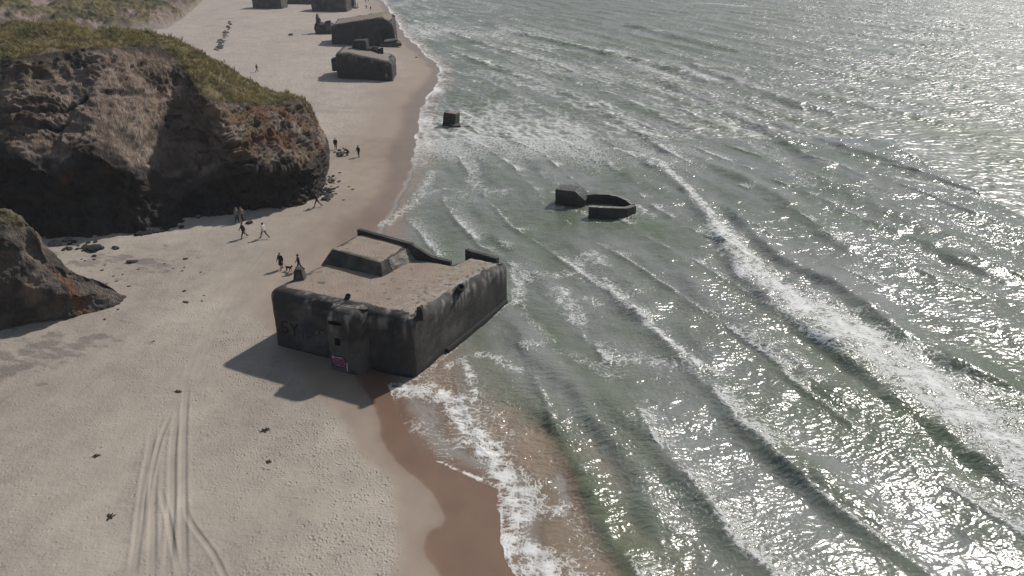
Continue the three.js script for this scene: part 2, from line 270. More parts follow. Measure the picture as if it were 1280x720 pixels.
// foam seen from the air: [line, half width in metres, how thick]
const FOAM = [
  [[[490, 490], [530, 488], [563, 500], [580, 520], [588, 548], [612, 562], [626, 590], [640, 606]], 1.4, 0.88], [[[640, 606], [652, 622], [640, 640], [622, 655], [632, 680], [660, 702], [690, 722], [720, 760]], 1.7, 0.88],
  [[[660, 632], [690, 640], [705, 635]], 0.8, 0.62], [[[670, 690], [700, 705], [730, 725]], 1.0, 0.6], [[[520, 530], [545, 545], [562, 562]], 1.2, 0.4], [[[544, 577], [571, 588], [602, 600]], 0.22, 0.85], [[[720, 650], [740, 690]], 0.9, 0.36],
  [[[576, 448], [588, 470], [592, 500]], 0.5, 0.72], [[[600, 443], [625, 450], [648, 462]], 0.7, 0.62], [[[556, 462], [580, 446]], 0.5, 0.6], [[[590, 500], [620, 520], [640, 545]], 0.5, 0.45],
  [[[642, 338], [650, 356], [644, 380]], 0.9, 0.66], [[[650, 340], [690, 346], [715, 340]], 1.0, 0.5], [[[720, 330], [738, 318], [752, 330]], 1.2, 0.6], [[[700, 362], [712, 385], [722, 402]], 1.2, 0.58], [[[735, 372], [750, 378]], 0.9, 0.5], [[[650, 372], [660, 400], [690, 425]], 0.6, 0.4],
  [[[756, 350], [778, 380], [800, 396], [822, 416], [850, 440], [880, 462]], 0.55, 0.8], [[[755, 455], [790, 448], [830, 452], [870, 460], [900, 470]], 1.2, 0.52], [[[700, 440], [730, 450], [760, 470]], 0.9, 0.4],
  [[[770, 186], [810, 196], [838, 216], [868, 246], [895, 285]], 0.9, 0.8], [[[895, 285], [925, 320], [960, 352], [1005, 382]], 2.2, 0.84], [[[1005, 382], [1080, 424], [1150, 476], [1215, 524], [1280, 565], [1340, 612]], 3.6, 0.86],
  [[[960, 545], [1000, 560]], 0.9, 0.4], [[[1140, 430], [1220, 476], [1290, 510]], 0.8, 0.5], [[[1120, 222], [1180, 232], [1240, 250]], 0.9, 0.6],
  [[[560, 30], [620, 48], [690, 60]], 5, 0.5], [[[600, 90], [680, 110], [760, 140], [830, 175]], 4, 0.42], [[[740, 90], [800, 105], [850, 120]], 3.2, 0.5], [[[760, 60], [800, 80], [850, 100]], 3, 0.5], [[[640, 60], [700, 80]], 4, 0.55], [[[500, 30], [520, 55], [545, 80]], 4, 0.62],
  [[[600, 165], [650, 180], [690, 200]], 2.4, 0.45], [[[590, 200], [600, 235], [630, 240]], 1.6, 0.55], [[[540, 215], [520, 250], [480, 280]], 1.2, 0.6], [[[520, 250], [560, 235], [590, 250]], 1.0, 0.42], [[[900, 160], [960, 190], [1010, 230]], 2.2, 0.4], [[[830, 130], [900, 150], [950, 170]], 2.6, 0.5], [[[870, 4], [900, 5], [930, 8]], 4, 0.6], [[[692, 260], [715, 263], [733, 268]], 0.6, 0.55], [[[740, 278], [770, 276], [796, 266]], 0.5, 0.5], [[[797, 256], [806, 262], [818, 270]], 0.6, 0.6], [[[553, 158], [562, 162], [578, 162]], 0.7, 0.55], [[[520, 474], [560, 440], [600, 405], [634, 380]], 0.45, 0.62], [[[690, 240], [705, 236]], 0.6, 0.5],
].map(([l, w, d]) => ({ P: smoothLine(sight(l), 14), w, d }));
function swell(x, z) {                                               // long low swell behind the drawn crests
  const wx = x + 5 * n2(x * 0.02, z * 0.015) + 1.6 * n2(x * 0.09 + 3, z * 0.06), q = (wx * 0.945 - z * 0.327) / 11.5 + 0.5 * n2(x * 0.012 + 7, z * 0.012);
  const p = q - Math.floor(q), c = Math.pow(0.5 + 0.5 * Math.cos(p * 6.2832), 2.2);
  return 0.36 * (c - 0.3) * sst(-0.35, 0.35, n2(x * 0.045 + 11, z * 0.03) + 0.05);
}
function lines(x, z) {                                                // shorter waves running in: [height, foam]
  const wx = x + 2.6 * n2(x * 0.05 + 1, z * 0.03) + 0.8 * n2(x * 0.2, z * 0.13), q = (wx * 0.925 - z * 0.37) / 6.4 + 0.6 * n2(x * 0.02, z * 0.02 + 4), id = Math.floor(q), p = q - id, al = z * 0.925 + x * 0.37;
  const gate = sst(-0.12, 0.32, n2(al * 0.1 + id * 7.7, id * 3.1) + 0.55 * n2(al * 0.38 + id * 2.7, id)), c = p < 0.75 ? Math.exp(-p * 5.2) : Math.exp(-(((1 - p) / 0.085) ** 2));
  return [0.24 * gate * (c - 0.22), gate * (p < 0.9 ? 0.72 * Math.exp(-p * 4.2) + 0.05 : 0.75 * Math.exp(-(((1 - p) / 0.045) ** 2)))];
}
const chop = (x, z) => 0.085 * n2(x * 0.55 + z * 0.12, z * 0.42) + 0.06 * n2(x * 0.9 - z * 0.3 + 9, z * 0.8 + x * 0.2) + 0.11 * n2(x * 0.22, z * 0.17 + 5) + 0.10 * (0.5 - Math.abs(n2((x * 0.5 + z * 0.86) * 0.42, (x * 0.86 - z * 0.5) * 0.11 + 3)) * 2) * sst(-0.3, 0.3, n2(x * 0.06, z * 0.05 + 20));
function crestSum(x, z, want) {
  let s = 0, fo = 0;
  for (const c of want) {
    if (x < c.bx0 || x > c.bx1 || z < c.bz0 || z > c.bz1) continue;
    let [d, al, run] = lineDist(c.P, x, z); d = -d + 0.55 * n2(x * 0.22 + c.a * 50, z * 0.2) + 0.22 * n2(x * 0.9, z * 0.9);   // d > 0 on the seaward side
    const e = 1.12 * sst(0, 5, al) * sst(0, 5, run - al) * clamp(0.72 + 1.1 * n2(al * 0.13 + c.a * 90, c.b) + 0.5 * n2(al * 0.4 + c.a * 33, c.b + 5), 0.12, 1.3);
    s += c.a * e * ((d < 0 ? Math.exp(-((d / c.f) ** 2)) : Math.exp(-((d / c.b) ** 2))) - 0.3 * Math.exp(-(((d + c.f * 2.2) / (c.f * 1.3)) ** 2)));
    if (c.foam > 0.05) fo = Math.max(fo, e * sst(0.85 - c.foam, 1.1 - c.foam * 0.7, 0.5 + n2(al * 0.11 + c.a * 31, c.b * 7) * 0.9) * (d < -0.35 ? Math.exp(-(((d + 0.35) / 0.4) ** 2)) : Math.exp(-Math.max(0, d + 0.2) / (c.b * 0.9))) * (0.62 + 0.3 * c.foam));
  }
  return [s, fo];
}
for (const c of CRESTS) { const xs = c.P.map((p) => p[0]), zs = c.P.map((p) => p[1]), m = c.b * 3 + 2; c.bx0 = Math.min(...xs) - m; c.bx1 = Math.max(...xs) + m; c.bz0 = Math.min(...zs) - m; c.bz1 = Math.max(...zs) + m; }
const seaN = new Field(SX0, SX1, SZ0, SZ1, 0.2), foamN = new Field(SX0, SX1, SZ0, SZ1, 0.2), seaG = new Field(GX0, GX1, GZ0, GZ1 + 8, 0.7), foamG = new Field(GX0, GX1, GZ0, GZ1 + 8, 0.7);
for (const [S, F] of [[seaN, foamN], [seaG, foamG]]) for (let j = 0; j < S.nz; j++) for (let i = 0; i < S.nx; i++) {
  const x = S.x0 + i * S.step, z = S.z0 + j * S.step, o = j * S.nx + i, out = -inland(x, z); if (out < -8) continue;
  const [s, fo] = crestSum(x, z, CRESTS), deep = sst(0.3, 6, out), ln = lines(x, z);
  S.d[o] = s * (0.25 + 0.75 * sst(0.5, 3, out)) + deep * (swell(x, z) * (0.4 + 0.6 * sst(20, 60, out)) + chop(x, z) * 1.15 + ln[0] * sst(120, 60, out)) + (1 - deep) * 0.02 * n2(x, z);
  F.d[o] = Math.max(fo * sst(-0.3, 0.5, out) * (0.7 + 0.75 * n2(x * 0.7, z * 0.55)), ln[1] * sst(90, 30, out) * sst(1, 5, out) * mix(0.86, 1.0, sst(-75, -125, z)));
}
for (const f of FOAM) for (const F of [foamN, foamG]) {
  const xs = f.P.map((p) => p[0]), zs = f.P.map((p) => p[1]), m = f.w * 2 + 1;
  const i0 = Math.max(0, Math.floor((Math.min(...xs) - m - F.x0) / F.step)), i1 = Math.min(F.nx - 1, Math.ceil((Math.max(...xs) + m - F.x0) / F.step)), j0 = Math.max(0, Math.floor((Math.min(...zs) - m - F.z0) / F.step)), j1 = Math.min(F.nz - 1, Math.ceil((Math.max(...zs) + m - F.z0) / F.step));
  for (let j = j0; j <= j1; j++) for (let i = i0; i <= i1; i++) {
    const x = F.x0 + i * F.step, z = F.z0 + j * F.step, d = Math.abs(lineDist(f.P, x, z)[0]) / f.w + 0.45 * n2(x * 0.9 / Math.max(1, f.w * 0.6), z * 0.9 / Math.max(1, f.w * 0.6)); F.d[j * F.nx + i] = Math.max(F.d[j * F.nx + i], f.d * (1 - sst(0.2, 1.4, d)) * (f.d > 0.9 ? 0.93 + 0.32 * n2(x * 0.8, z * 0.6) : 0.72 + 0.6 * n2(x * 1.3 / Math.max(1, f.w * 0.5), z * 1.3 / Math.max(1, f.w * 0.5))));
  }
}
const inNear = (x, z) => x > SX0 && x < SX1 && z > SZ0 && z < SZ1;
const sea = (x, z) => Math.max(sea0(x, z), land(x, z) + 0.03 * sst(0, 1.2, -inland(x, z)) - 0.4 * sst(0, 1.5, inland(x, z)));
function sea0(x, z) {
  const inG = x > GX0 && x < GX1 && z > GZ0 && z < GZ1 + 6;
  if (inNear(x, z)) { const e = sst(0, 6, Math.min(x - SX0 + 6 * (inG ? 0 : 1), SX1 - x, z - SZ0)); const a = seaN.get(x, z); return inG ? mix(seaG.get(x, z), a, e) : a; }
  if (inG) return seaG.get(x, z);
  return -inland(x, z) > 3 && Math.abs(x) < 600 && z > -600 && z < 60 ? swell(x, z) + chop(x, z) : 0;
}
function seaSkin(x0, x1, z0, z1, W, H, near, ch) {
  const col = new Uint8Array(W * H * 4), pack = new Uint8Array(W * H * 4), bump = new Float32Array(W * H * 4), F = near ? foamN : foamG;
  for (let j = 0; j < H; j++) for (let i = 0; i < W; i++) {
    const x = mix(x0, x1, (i + 0.5) / W), z = mix(z0, z1, (j + 0.5) / H), o = (j * W + i) * 4, out = -inland(x, z);
    if (out < -6) { pack[o] = 255; col[o + 3] = pack[o + 3] = 255; bump[o + 3] = 1; continue; }
    const wx = x + 0.5 * n2(x * 0.5, z * 0.5), wz = z + 0.5 * n2(x * 0.5 + 7, z * 0.5 + 3);
    // foam: thick patches break up into a lacework of cells
    let D = F.get(x, z), lace; { const k = near ? sst(-80, -121, z) : 1, band = sst(75, 20, out) * sst(-0.25, 0.45, n2(x * 0.035 + 2, z * 0.02) + 0.35 * n2(x * 0.16, z * 0.07)); D = Math.max(D, k * 0.54 * band, k * sst(6, 1, out) * 0.6 * (0.75 + n2(x * 0.2, z * 0.1))); }
    if (near) {
      const c1 = 1 - Math.abs(n2(wx * 1.7, wz * 2.1)) * 3.0, c2 = 1 - Math.abs(n2(wx * 4.1 + 9, wz * 5.1)) * 2.8, c4 = 1 - Math.abs(n2(wx * 8.7, wz * 9.5)) * 2.8, c5 = n2(x * 14, z * 14);
      lace = 0.36 * Math.max(0, c1) + 0.3 * Math.max(0, c2) + 0.2 * Math.max(0, c4) + 0.12 * c5 + 0.08;
      D = Math.max(D, 0.25 * sst(0.15, 0.6, n2(x * 0.11, z * 0.07) + 0.5 * n2(x * 0.4, z * 0.22)) * sst(30, 8, out));
    } else {
      const ph = (x * 0.945 - z * 0.327), c1 = 1 - Math.abs(n2(ph * 0.55, (z * 0.945 + x * 0.327) * 0.22)) * 2.6, c2 = 1 - Math.abs(n2(wx * 1.1 + 9, wz * 0.9)) * 2.6;
      lace = 0.5 * Math.max(0, c1) + 0.34 * Math.max(0, c2) + 0.22 * n2(x * 2.3, z * 2.1) + 0.05;
    }
    const soft = near ? 0.22 : 0.42, foam = D > 0.03 ? clamp(sst(1 - D - soft, 1 - D + soft, lace)) * (0.55 + 0.4 * sst(0.4, 0.9, D)) : 0;
    // body of the water: clouds of silt drift in green water, the same recipe everywhere
    const al = z * 0.925 + x * 0.37, ac = x * 0.925 - z * 0.37, s = clamp(0.6 + 1.0 * fbm2(ac * 0.2 + 0.6 * n2(x * 0.1, z * 0.1), al * 0.05, 3) + 0.35 * n2(x * 0.028 + 3, z * 0.02 + 8));
    const v = 1 + 0.12 * n2(x * 0.4, z * 0.3);
    let R = mix(0.106, 0.2, s) * v, G = mix(0.13, 0.208, s) * v, B = mix(0.08, 0.192, s) * v;
    const A = 0.72 + 0.05 * lace;
    const depth = Math.max(0, sea(x, z) - land(x, z)), cl0 = Math.exp(-depth / 0.26), brown = sst(0.012, 0.4, cl0) * (0.85 + 0.3 * n2(x * 0.5, z * 0.4)), thin = sst(0.62, 0.9, cl0);
    R = mix(mix(R, 0.25, brown), 0.93, thin); G = mix(mix(G, 0.185, brown), 0.88, thin); B = mix(mix(B, 0.14, brown), 0.82, thin);
    R = mix(R, A, foam); G = mix(G, A, foam); B = mix(B, A * 0.98, foam);
    col[o] = e8(R); col[o + 1] = e8(G); col[o + 2] = e8(B); col[o + 3] = 255;
    const clear = sst(0.5, 0.95, cl0) * 0.96 * (1 - foam);
    pack[o] = 255 * clear; pack[o + 1] = 255 * mix(near ? 0.2 : 0.35, 0.85, foam); pack[o + 2] = 0; pack[o + 3] = 255;
    let h;
    const calm = sst(0.2, 3, out) * (0.85 + 0.9 * n2(x * 0.07 + 2, z * 0.06) + 0.5 * n2(x * 0.3, z * 0.2 + 6));
    if (near) h = 1.35 * calm * (0.034 * (1 - Math.abs(n2(x * 0.9 + 0.4 * z, z * 1.5)) * 2) + 0.020 * (1 - 2 * Math.abs(n2(wx * 2.1 + 4, wz * 3.0))) + 0.010 * n2(wx * 5.2, wz * 6.6) + 0.004 * n2(x * 12, z * 14)) + foam * (0.03 + 0.03 * lace);
    else h = 1.7 * calm * (0.13 * (1 - Math.abs(n2(x * 0.32 + 0.1 * z, z * 0.5)) * 2) + 0.075 * (1 - 2 * Math.abs(n2(wx * 0.8 + 4, wz * 1.1))) + 0.035 * n2(x * 2.0, z * 2.2)) + foam * 0.1 * lace;
    bump[o] = bump[o + 1] = bump[o + 2] = h + 0.3; bump[o + 3] = 1;
  }
  const M = near ? THREE.ClampToEdgeWrapping : THREE.MirroredRepeatWrapping, p = tex(pack, W, H, false, ch, M);
  return new THREE.MeshPhysicalMaterial({ map: tex(col, W, H, true, ch, M), roughnessMap: p, roughness: 1, transmissionMap: p, transmission: 1, thickness: 0, ior: 1.33, metalness: 0, bumpMap: tex(bump, W, H, false, ch, M), bumpScale: 1 });
}
{
  const near = seaSkin(SX0, SX1, SZ0, SZ1, 2048, 2048, true, 0), far = seaSkin(GX0, GX1, GZ0, GZ1, 2048, 2048, false, 1);
  near.name = 'near_water'; far.name = 'far_water';
  const xs = steps([-420, -80, 12], [-80, SX0, 1.2], [SX0, SX1, 0.22], [SX1, 330, 1.1], [330, 700, 14], [700, 3200, 250]), zs = steps([-3200, -640, 160], [-640, -460, 8], [-460, -230, 1.15], [-230, SZ0, 0.7], [SZ0, SZ1, 0.22], [SZ1, 0, 1.2], [0, 1200, 60]);
  const g = sheet(xs, zs, sea, (x0, z0, x1, z1) => Math.min(inland(x1, z0), inland(x0, z0), inland(x1, z1)) < 5, (x, z) => inNear(x, z) ? 0 : 1);
  box01(g, 'uv', SX0, SX1, SZ0, SZ1); box01(g, 'uv1', GX0, GX1, GZ0, GZ1);
  struct('sea', g, [near, far]).userData.label = 'grey green sea with rows of small breaking waves and foam';
}
console.log('sea', performance.now() | 0);

// ------------------------------------------------------------ cliffs and dunes
const GRAIN = (() => {                                                // fine relief for earth and concrete, 4 m across
  const W = 512, d = new Float32Array(W * W * 4), c = new Uint8Array(W * W * 4);
  for (let j = 0; j < W; j++) for (let i = 0; i < W; i++) {
    const a = i / W * 6.2832, b = j / W * 6.2832, x = Math.cos(a), y = Math.sin(a), z = Math.cos(b), w = Math.sin(b);
    const f = (s, o) => n3((x + z * 0.31) * s + o, (y + w * 0.27) * s, z * s * 0.9 + w * s * 0.4 + o), h = 0.5 + 0.5 * f(3, 1) + 0.4 * f(7, 4) + 0.3 * f(16, 8) + 0.2 * f(33, 3), o = (j * W + i) * 4;
    d[o] = d[o + 1] = d[o + 2] = h; d[o + 3] = 1; const q = clamp(0.86 + 0.22 * f(9, 2) + 0.2 * f(30, 6) + 0.16 * f(60, 7)); c[o] = c[o + 1] = c[o + 2] = 255 * q; c[o + 3] = 255;
  }
  const R = THREE.RepeatWrapping; return { bump: tex(d, W, W, false, 0, R), map: tex(c, W, W, false, 0, R) };
})();
const earth = new THREE.MeshStandardMaterial({ vertexColors: true, roughness: 0.95, map: GRAIN.map, bumpMap: GRAIN.bump, bumpScale: 0.3 }); earth.name = 'cliff_earth';
// a surface laid through columns of points: foot, lip, edge, crest, back
function loft(cols, nu, rows, shape) {
  const R = cols[0].length, curves = [...Array(R).keys()].map((r) => new THREE.CatmullRomCurve3(cols.map((c) => c[r]), false, 'centripetal'));
  const nv = rows.reduce((a, b) => a + b, 0), P = [], Z = [];
  for (let i = 0; i <= nu; i++) {
    const line = curves.map((c) => c.getPoint(i / nu));
    for (let r = 0; r < R - 1; r++) for (let k = 0; k < rows[r] + (r === R - 2 ? 1 : 0); k++) { P.push(line[r].clone().lerp(line[r + 1], k / rows[r])); Z.push(r + k / rows[r]); }
  }
  const g = new THREE.BufferGeometry(), pos = new Float32Array(P.length * 3), idx = [], n = nv + 1; P.forEach((p, i) => p.toArray(pos, i * 3));
  g.setAttribute('position', new THREE.BufferAttribute(pos, 3));
  for (let i = 0; i < nu; i++) for (let j = 0; j < nv; j++) { const a = i * n + j; idx.push(a, a + n, a + 1, a + 1, a + n, a + n + 1); }
  g.setIndex(idx); g.computeVertexNormals();
  const N = g.attributes.normal, col = new Float32Array(P.length * 3), uv = new Float32Array(P.length * 2); let run = 0;
  for (let i = 0; i < P.length; i++) {
    const p = P[i], nn = V3(N.getX(i), N.getY(i), N.getZ(i)), u = Math.floor(i / n) / nu, s = shape(p, Z[i], u);
    p.addScaledVector(nn, s.d); if (s.y) p.y += s.y; p.toArray(pos, i * 3); s.c.forEach((x, k) => { col[i * 3 + k] = x; });
    if (i % n === 0) run = 0; else run += p.distanceTo(P[i - 1]); uv[i * 2] = (p.x - p.z * 0.6) / 4; uv[i * 2 + 1] = run / 4;
  }
  g.setAttribute('color', new THREE.BufferAttribute(col, 3)); g.setAttribute('uv', new THREE.BufferAttribute(uv, 2)); g.computeVertexNormals();
  return { g, P, Z, n, nu };
}
const c3 = (a, b, t) => [mix(a[0], b[0], t), mix(a[1], b[1], t), mix(a[2], b[2], t)];
const PALE = [0.40, 0.305, 0.25], SANDY = [0.275, 0.198, 0.155], RUST = [0.23, 0.11, 0.055], CLAY_AND_SHADE = [0.062, 0.053, 0.047], SOIL_AND_SHADE = [0.07, 0.052, 0.038], TURF = [0.235, 0.19, 0.082], OLIVE = [0.145, 0.13, 0.052], DRYG = [0.37, 0.3, 0.15];
const turfAt = (p) => { const a = fbm2(p.x * 0.22, p.z * 0.22, 3), b = fbm2(p.x * 0.9 + 4, p.z * 0.9, 2); return c3(c3(TURF, OLIVE, sst(-0.2, 0.4, a)), DRYG, sst(0.0, 0.7, b) * 0.55); };
function cliffShape(opt) {
  return (p, v, u) => {
    const { x, y, z } = p, big = fbm3(x * 0.16, y * 0.2, z * 0.16, 3), mid = fbm3(x * 0.55, y * 0.45, z * 0.55, 3), rill = 1 - 2 * Math.abs(n3(x * 0.42 + y * 0.15, y * 0.07, z * 0.42)), fine = fbm3(x * 1.9, y * 1.9, z * 1.9, 2), crag = 0.5 - 2 * Math.abs(n3(x * 0.6 + 4, y * 0.85, z * 0.6)) + 0.5 - Math.abs(n3(x * 1.5, y * 2.1 + 3, z * 1.5)) * 2, strat = n3(x * 0.22, y * 2.4 + 0.25 * x, z * 0.22);
    let d = 0, c, lift = 0; const blur = v + 0.16 * mid;
    if (v < 2) {                                                     // steep foot with a hollow: dark clay, with shade put into its colour
      const k = sst(0.0, 0.25, v); d = k * (0.9 * big + 0.5 * mid + 0.6 * crag + 0.2 * fine) + 0.05 * fine; const t = sst(-0.2, 0.5, mid + 0.3 * big);
      c = c3(CLAY_AND_SHADE, SOIL_AND_SHADE, t); if (opt.ochre) c = c3(c, RUST, 0.75 * sst(0.15, 0.6, n3(x * 0.3 + 2, y * 0.5, z * 0.3) + opt.ochre(u, v)));
    } else if (v < 3) {                                              // sand face, gullied
      const k = 1 - 0.6 * sst(2.85, 3, v); d = k * (0.85 * big + 0.35 * mid + 0.4 * rill + 0.24 * crag * (0.5 + 1.2 * sst(-0.2, 0.3, big) + 1.4 * sst(0.52, 0.62, u)) + 0.2 * strat + 0.14 * fine);
      const t = sst(-0.35, 0.45, mid + 0.5 * big); c = c3(SANDY, PALE, t); c = c3(c, SOIL_AND_SHADE, 0.75 * sst(0.24, 0.42, n3(x * 0.4 + 20, y * 0.9, z * 0.4) + 0.35 * fine)); c = c3(c, [0.11, 0.08, 0.06], 0.6 * sst(0.2, 0.5, strat + 0.3 * fine));
      for (const [ck, off] of [[opt.crack?.(u), 0], [opt.crack?.(u + 0.09), -0.2]]) if (ck) { const w = sst(0.028, 0.01, Math.abs(v - ck[0] - off - 0.02 * n2(u * 60, 1 + off))) * ck[1] * sst(-0.35, 0.0, n2(u * 34, 5 + off)); d -= 0.4 * w; c = c3(c, CLAY_AND_SHADE, w); }
      c = c3(c, [0.16, 0.135, 0.062], 0.6 * sst(0.12, 0.34, fbm3(x * 0.3 + 50, y * 0.5, z * 0.3, 3) - 0.15 + 0.25 * sst(0.5, 0.7, u))); c = c3(c, [0.13, 0.085, 0.062], 0.75 * sst(0.02, 0.16, fbm3(x * 0.22 + 80, y * 0.6 + 0.1 * x, z * 0.22, 4) - 0.12)); c = c3(c, [0.46, 0.37, 0.31], 0.6 * sst(0.2, 0.36, fbm3(x * 0.35 + 10, y * 0.8, z * 0.35, 3)));
      const red = opt.red ? opt.red(u, v) : 0; c = c3(c, RUST, clamp(red * sst(-0.1, 0.3, n3(x * 0.3 + 5, y * 0.6, z * 0.3) + 0.2 * fine)));
      c = c3(c, SOIL_AND_SHADE, 0.9 * sst(2.88, 2.97, blur + 0.08 * n2(x * 0.8, z * 0.8) + 0.05 * fine));  // dark rim under the turf: soil, and overhang shade put into the colour
      c = c3(c, CLAY_AND_SHADE, sst(2.16, 2.04, blur) * 0.9);
    } else {                                                         // turf
      const k = sst(3, 3.15, v); d = (1 - k) * (0.35 * big + 0.2 * mid); lift = k * (0.55 * fbm2(x * 0.16, z * 0.16, 3) + 0.2 * n2(x * 0.7, z * 0.7)); c = turfAt(p);
      const bare = sst(0.3, 0.5, n2(x * 0.2 + 31, z * 0.2) + (opt.bare ?? 0)); c = c3(c, SANDY, bare * 0.8);
      c = c3(SOIL_AND_SHADE, c, sst(3.0, 3.08, blur));  // same soil and overhang shade colour on the turf side of the edge
    }
    return { d: d * mix(1, 0.3, sst(0.8, 0.93, u)), c, y: lift * mix(1, 0.4, sst(0.75, 0.9, u)) };
  };
}
const grassSpots = [];
function sow(L, per, from = 3.03, to = 3.98, keep = () => true) {
  const r = mulberry(411 + L.nu);
  for (let i = 0; i < L.nu; i++) for (let j = 0; j < L.n - 1; j++) {
    const a = i * L.n + j; if (L.Z[a] < from || L.Z[a] > to) continue;
    const e1 = L.P[a + 1].clone().sub(L.P[a]), e2 = L.P[a + L.n].clone().sub(L.P[a]), area = e1.clone().cross(e2).length();
    let n = area * per; n = Math.floor(n) + (r() < n % 1 ? 1 : 0);
    for (let k = 0; k < n; k++) { const p = L.P[a].clone().addScaledVector(e1, r()).addScaledVector(e2, r()); if (keep(p)) grassSpots.push([p, r(), r(), r()]); else { r(); } }
  }
}
function column([F, M, Ed, G], opt = {}) {                           // sighted points [px, py, height] -> foot, hollow, lip, edge, crest, back foot
  const f = at(F[0], F[1], F[2]), m = at(...M), e = at(...Ed), g = at(...G);
  const back = g.clone().add(V3(opt.bx ?? -4, 0, opt.bz ?? -16)); back.y = opt.by ?? 1;
  const foot = f.clone(); foot.y = -0.5; const hollow = f.clone().lerp(m, 0.45).add(V3(-0.25, 0, -(opt.hollow ?? 1.2)));
  return [foot, hollow, m, e, g, back];
}
{
  const cols = [
    [[-330, 310, 1.5], [-330, 240, 7.5], [-330, 130, 15.5], [-340, 40, 19.5]], [[-160, 300, 1.5], [-160, 215, 8], [-160, 95, 16.3], [-160, 35, 20]], [[-40, 297, 1.5], [-40, 205, 8.6], [-40, 82, 17.2], [-40, 31, 20]],
    [[40, 297, 1.5], [25, 198, 9.2], [30, 71, 18], [40, 29, 20.2]], [[90, 296, 1.5], [75, 222, 7.2], [85, 64, 18.2], [90, 29, 20.2]], [[132, 293, 1.5], [108, 192, 9.4], [125, 60, 18.3], [130, 34, 19.7]],
    [[190, 289, 1.4], [165, 222, 6.7], [172, 58, 17.5], [165, 37, 19.0]], [[226, 274, 1.4], [217, 249, 3.0], [205, 61, 16.9], [196, 41, 18.4]], [[262, 267, 1.4], [258, 228, 4.6], [228, 84, 14.9], [232, 54, 16.9]], [[286, 264, 1.4], [288, 220, 5.0], [245, 107, 13.6], [249, 63, 16.0]],
    [[302, 260, 1.4], [312, 213, 5.7], [256, 121, 13.5], [264, 72, 15.2]], [[345, 255, 1.3], [350, 214, 5.1], [292, 129, 11.4], [300, 92, 12.7]], [[385, 247, 1.3], [386, 213, 4.5], [335, 132, 9.9], [340, 112, 10.4]],
    [[402, 238, 1.3], [396, 209, 4.0], [380, 129, 8.6], [373, 122, 8.8]], [[408, 208, 1.3], [404, 190, 3.0], [386, 142, 7.0], [383, 127, 8.0]], [[412, 188, 1.2], [407, 177, 2.2], [396, 157, 4.2], [387, 136, 6.6]], [[404, 168, 1.2], [400, 161, 2.0], [394, 152, 3.2], [386, 134, 5.2]],
  ].map((c) => column(c));
  const L = loft(cols, 520, [24, 26, 120, 50, 14], cliffShape({ red: (u, v) => sst(0.56, 0.68, u) * sst(0.5, -0.2, Math.abs(v - 2.5) - 0.5) * 0.8, ochre: (u, v) => 0.25 * sst(0.42, 0.3, u) * sst(1.5, 2, v) - 0.1, crack: (u) => u > 0.16 && u < 0.4 ? [2.43 + 0.9 * (u - 0.19), sst(0.16, 0.2, u) * sst(0.4, 0.36, u)] : null }));
  struct('sand_cliff', L.g, earth).userData.label = 'tall eroded sand cliff with dark shade-coloured clay foot and grassy top';
  sow(L, 6.5, 3.0, 3.98, (p) => n2(p.x * 0.5, p.z * 0.5) + 0.5 * n2(p.x * 0.13, p.z * 0.13 + 9) > -0.28);
  const spur = [
    [[-900, 640, 1.2], [-880, 560, 6], [-860, 420, 11], [-860, 300, 13.5]], [[-560, 540, 1.1], [-550, 460, 6], [-540, 350, 10.5], [-545, 275, 13]], [[-260, 470, 1], [-250, 400, 6], [-240, 300, 10], [-250, 255, 12]], [[-100, 438, 1.1], [-100, 380, 5], [-95, 300, 9.2], [-110, 255, 11.5]], [[0, 416, 1.1], [-5, 360, 4.8], [-12, 292, 8.8], [-8, 261, 10.2]], [[40, 406, 1.1], [30, 360, 4.4], [22, 300, 8.0], [27, 273, 9.2]], [[80, 399, 1.1], [62, 365, 3.8], [46, 318, 6.4], [46, 296, 7.8]],
    [[112, 394, 1.0], [92, 368, 3.1], [66, 340, 4.8], [64, 328, 5.5]], [[140, 387, 1.0], [118, 367, 2.5], [100, 352, 3.4], [92, 341, 4.2]], [[160, 377, 1.0], [138, 364, 1.9], [126, 356, 2.4], [118, 349, 3.0]], [[166, 372, 1.0], [152, 369, 1.3], [146, 365, 1.6], [140, 360, 2.0]],
  ].map((c, i) => column(c, { bz: [-24, -22, -16, -9, -7, -7, -6, -4.5, -3, -1.8, -1][i], bx: [-3, -3, -3, -2, -2, -2, -1, 0, 0.5, 0.6, 0.5][i], hollow: 0.2, by: [15, 15, 12, 3, 0.3][Math.min(i, 4)] }));
  const S = loft(spur, 340, [16, 18, 46, 26, 16], (p, v, u) => {
    const { x, y, z } = p, big = fbm3(x * 0.3, y * 0.35, z * 0.3, 3), mid = fbm3(x * 0.9, y * 0.8, z * 0.9, 3), fine = fbm3(x * 2.6, y * 2.6, z * 2.6, 2), taper = sst(1, 0.86, u); u = (u - 0.2) / 0.8;
    let c = c3([0.165, 0.135, 0.112], [0.075, 0.064, 0.056], sst(-0.25, 0.35, mid + 0.4 * big + 0.1 * (u > 0.6))); c = c3(c, PALE, 0.5 * sst(0.2, 0.5, n3(x * 0.4 + 9, y * 0.8, z * 0.4)) * sst(0.6, 0.4, u)); c = c3(c, RUST, 0.75 * sst(0.06, 0.02, Math.abs(u - 0.63 - 0.02 * mid)) * sst(3.5, 3, v));
    if (v > 3.1) c = c3(c, TURF, 0.5 * sst(3.3, 3.7, v) * sst(0.5, 0.3, u));
    return { d: (0.2 + 0.8 * taper) * (0.55 * big + 0.4 * mid + 0.14 * fine) * sst(0, 0.4, v), c };
  });
  struct('cliff_spur', S.g, earth).userData.label = 'low dark spur of clay and sand running out onto the beach';
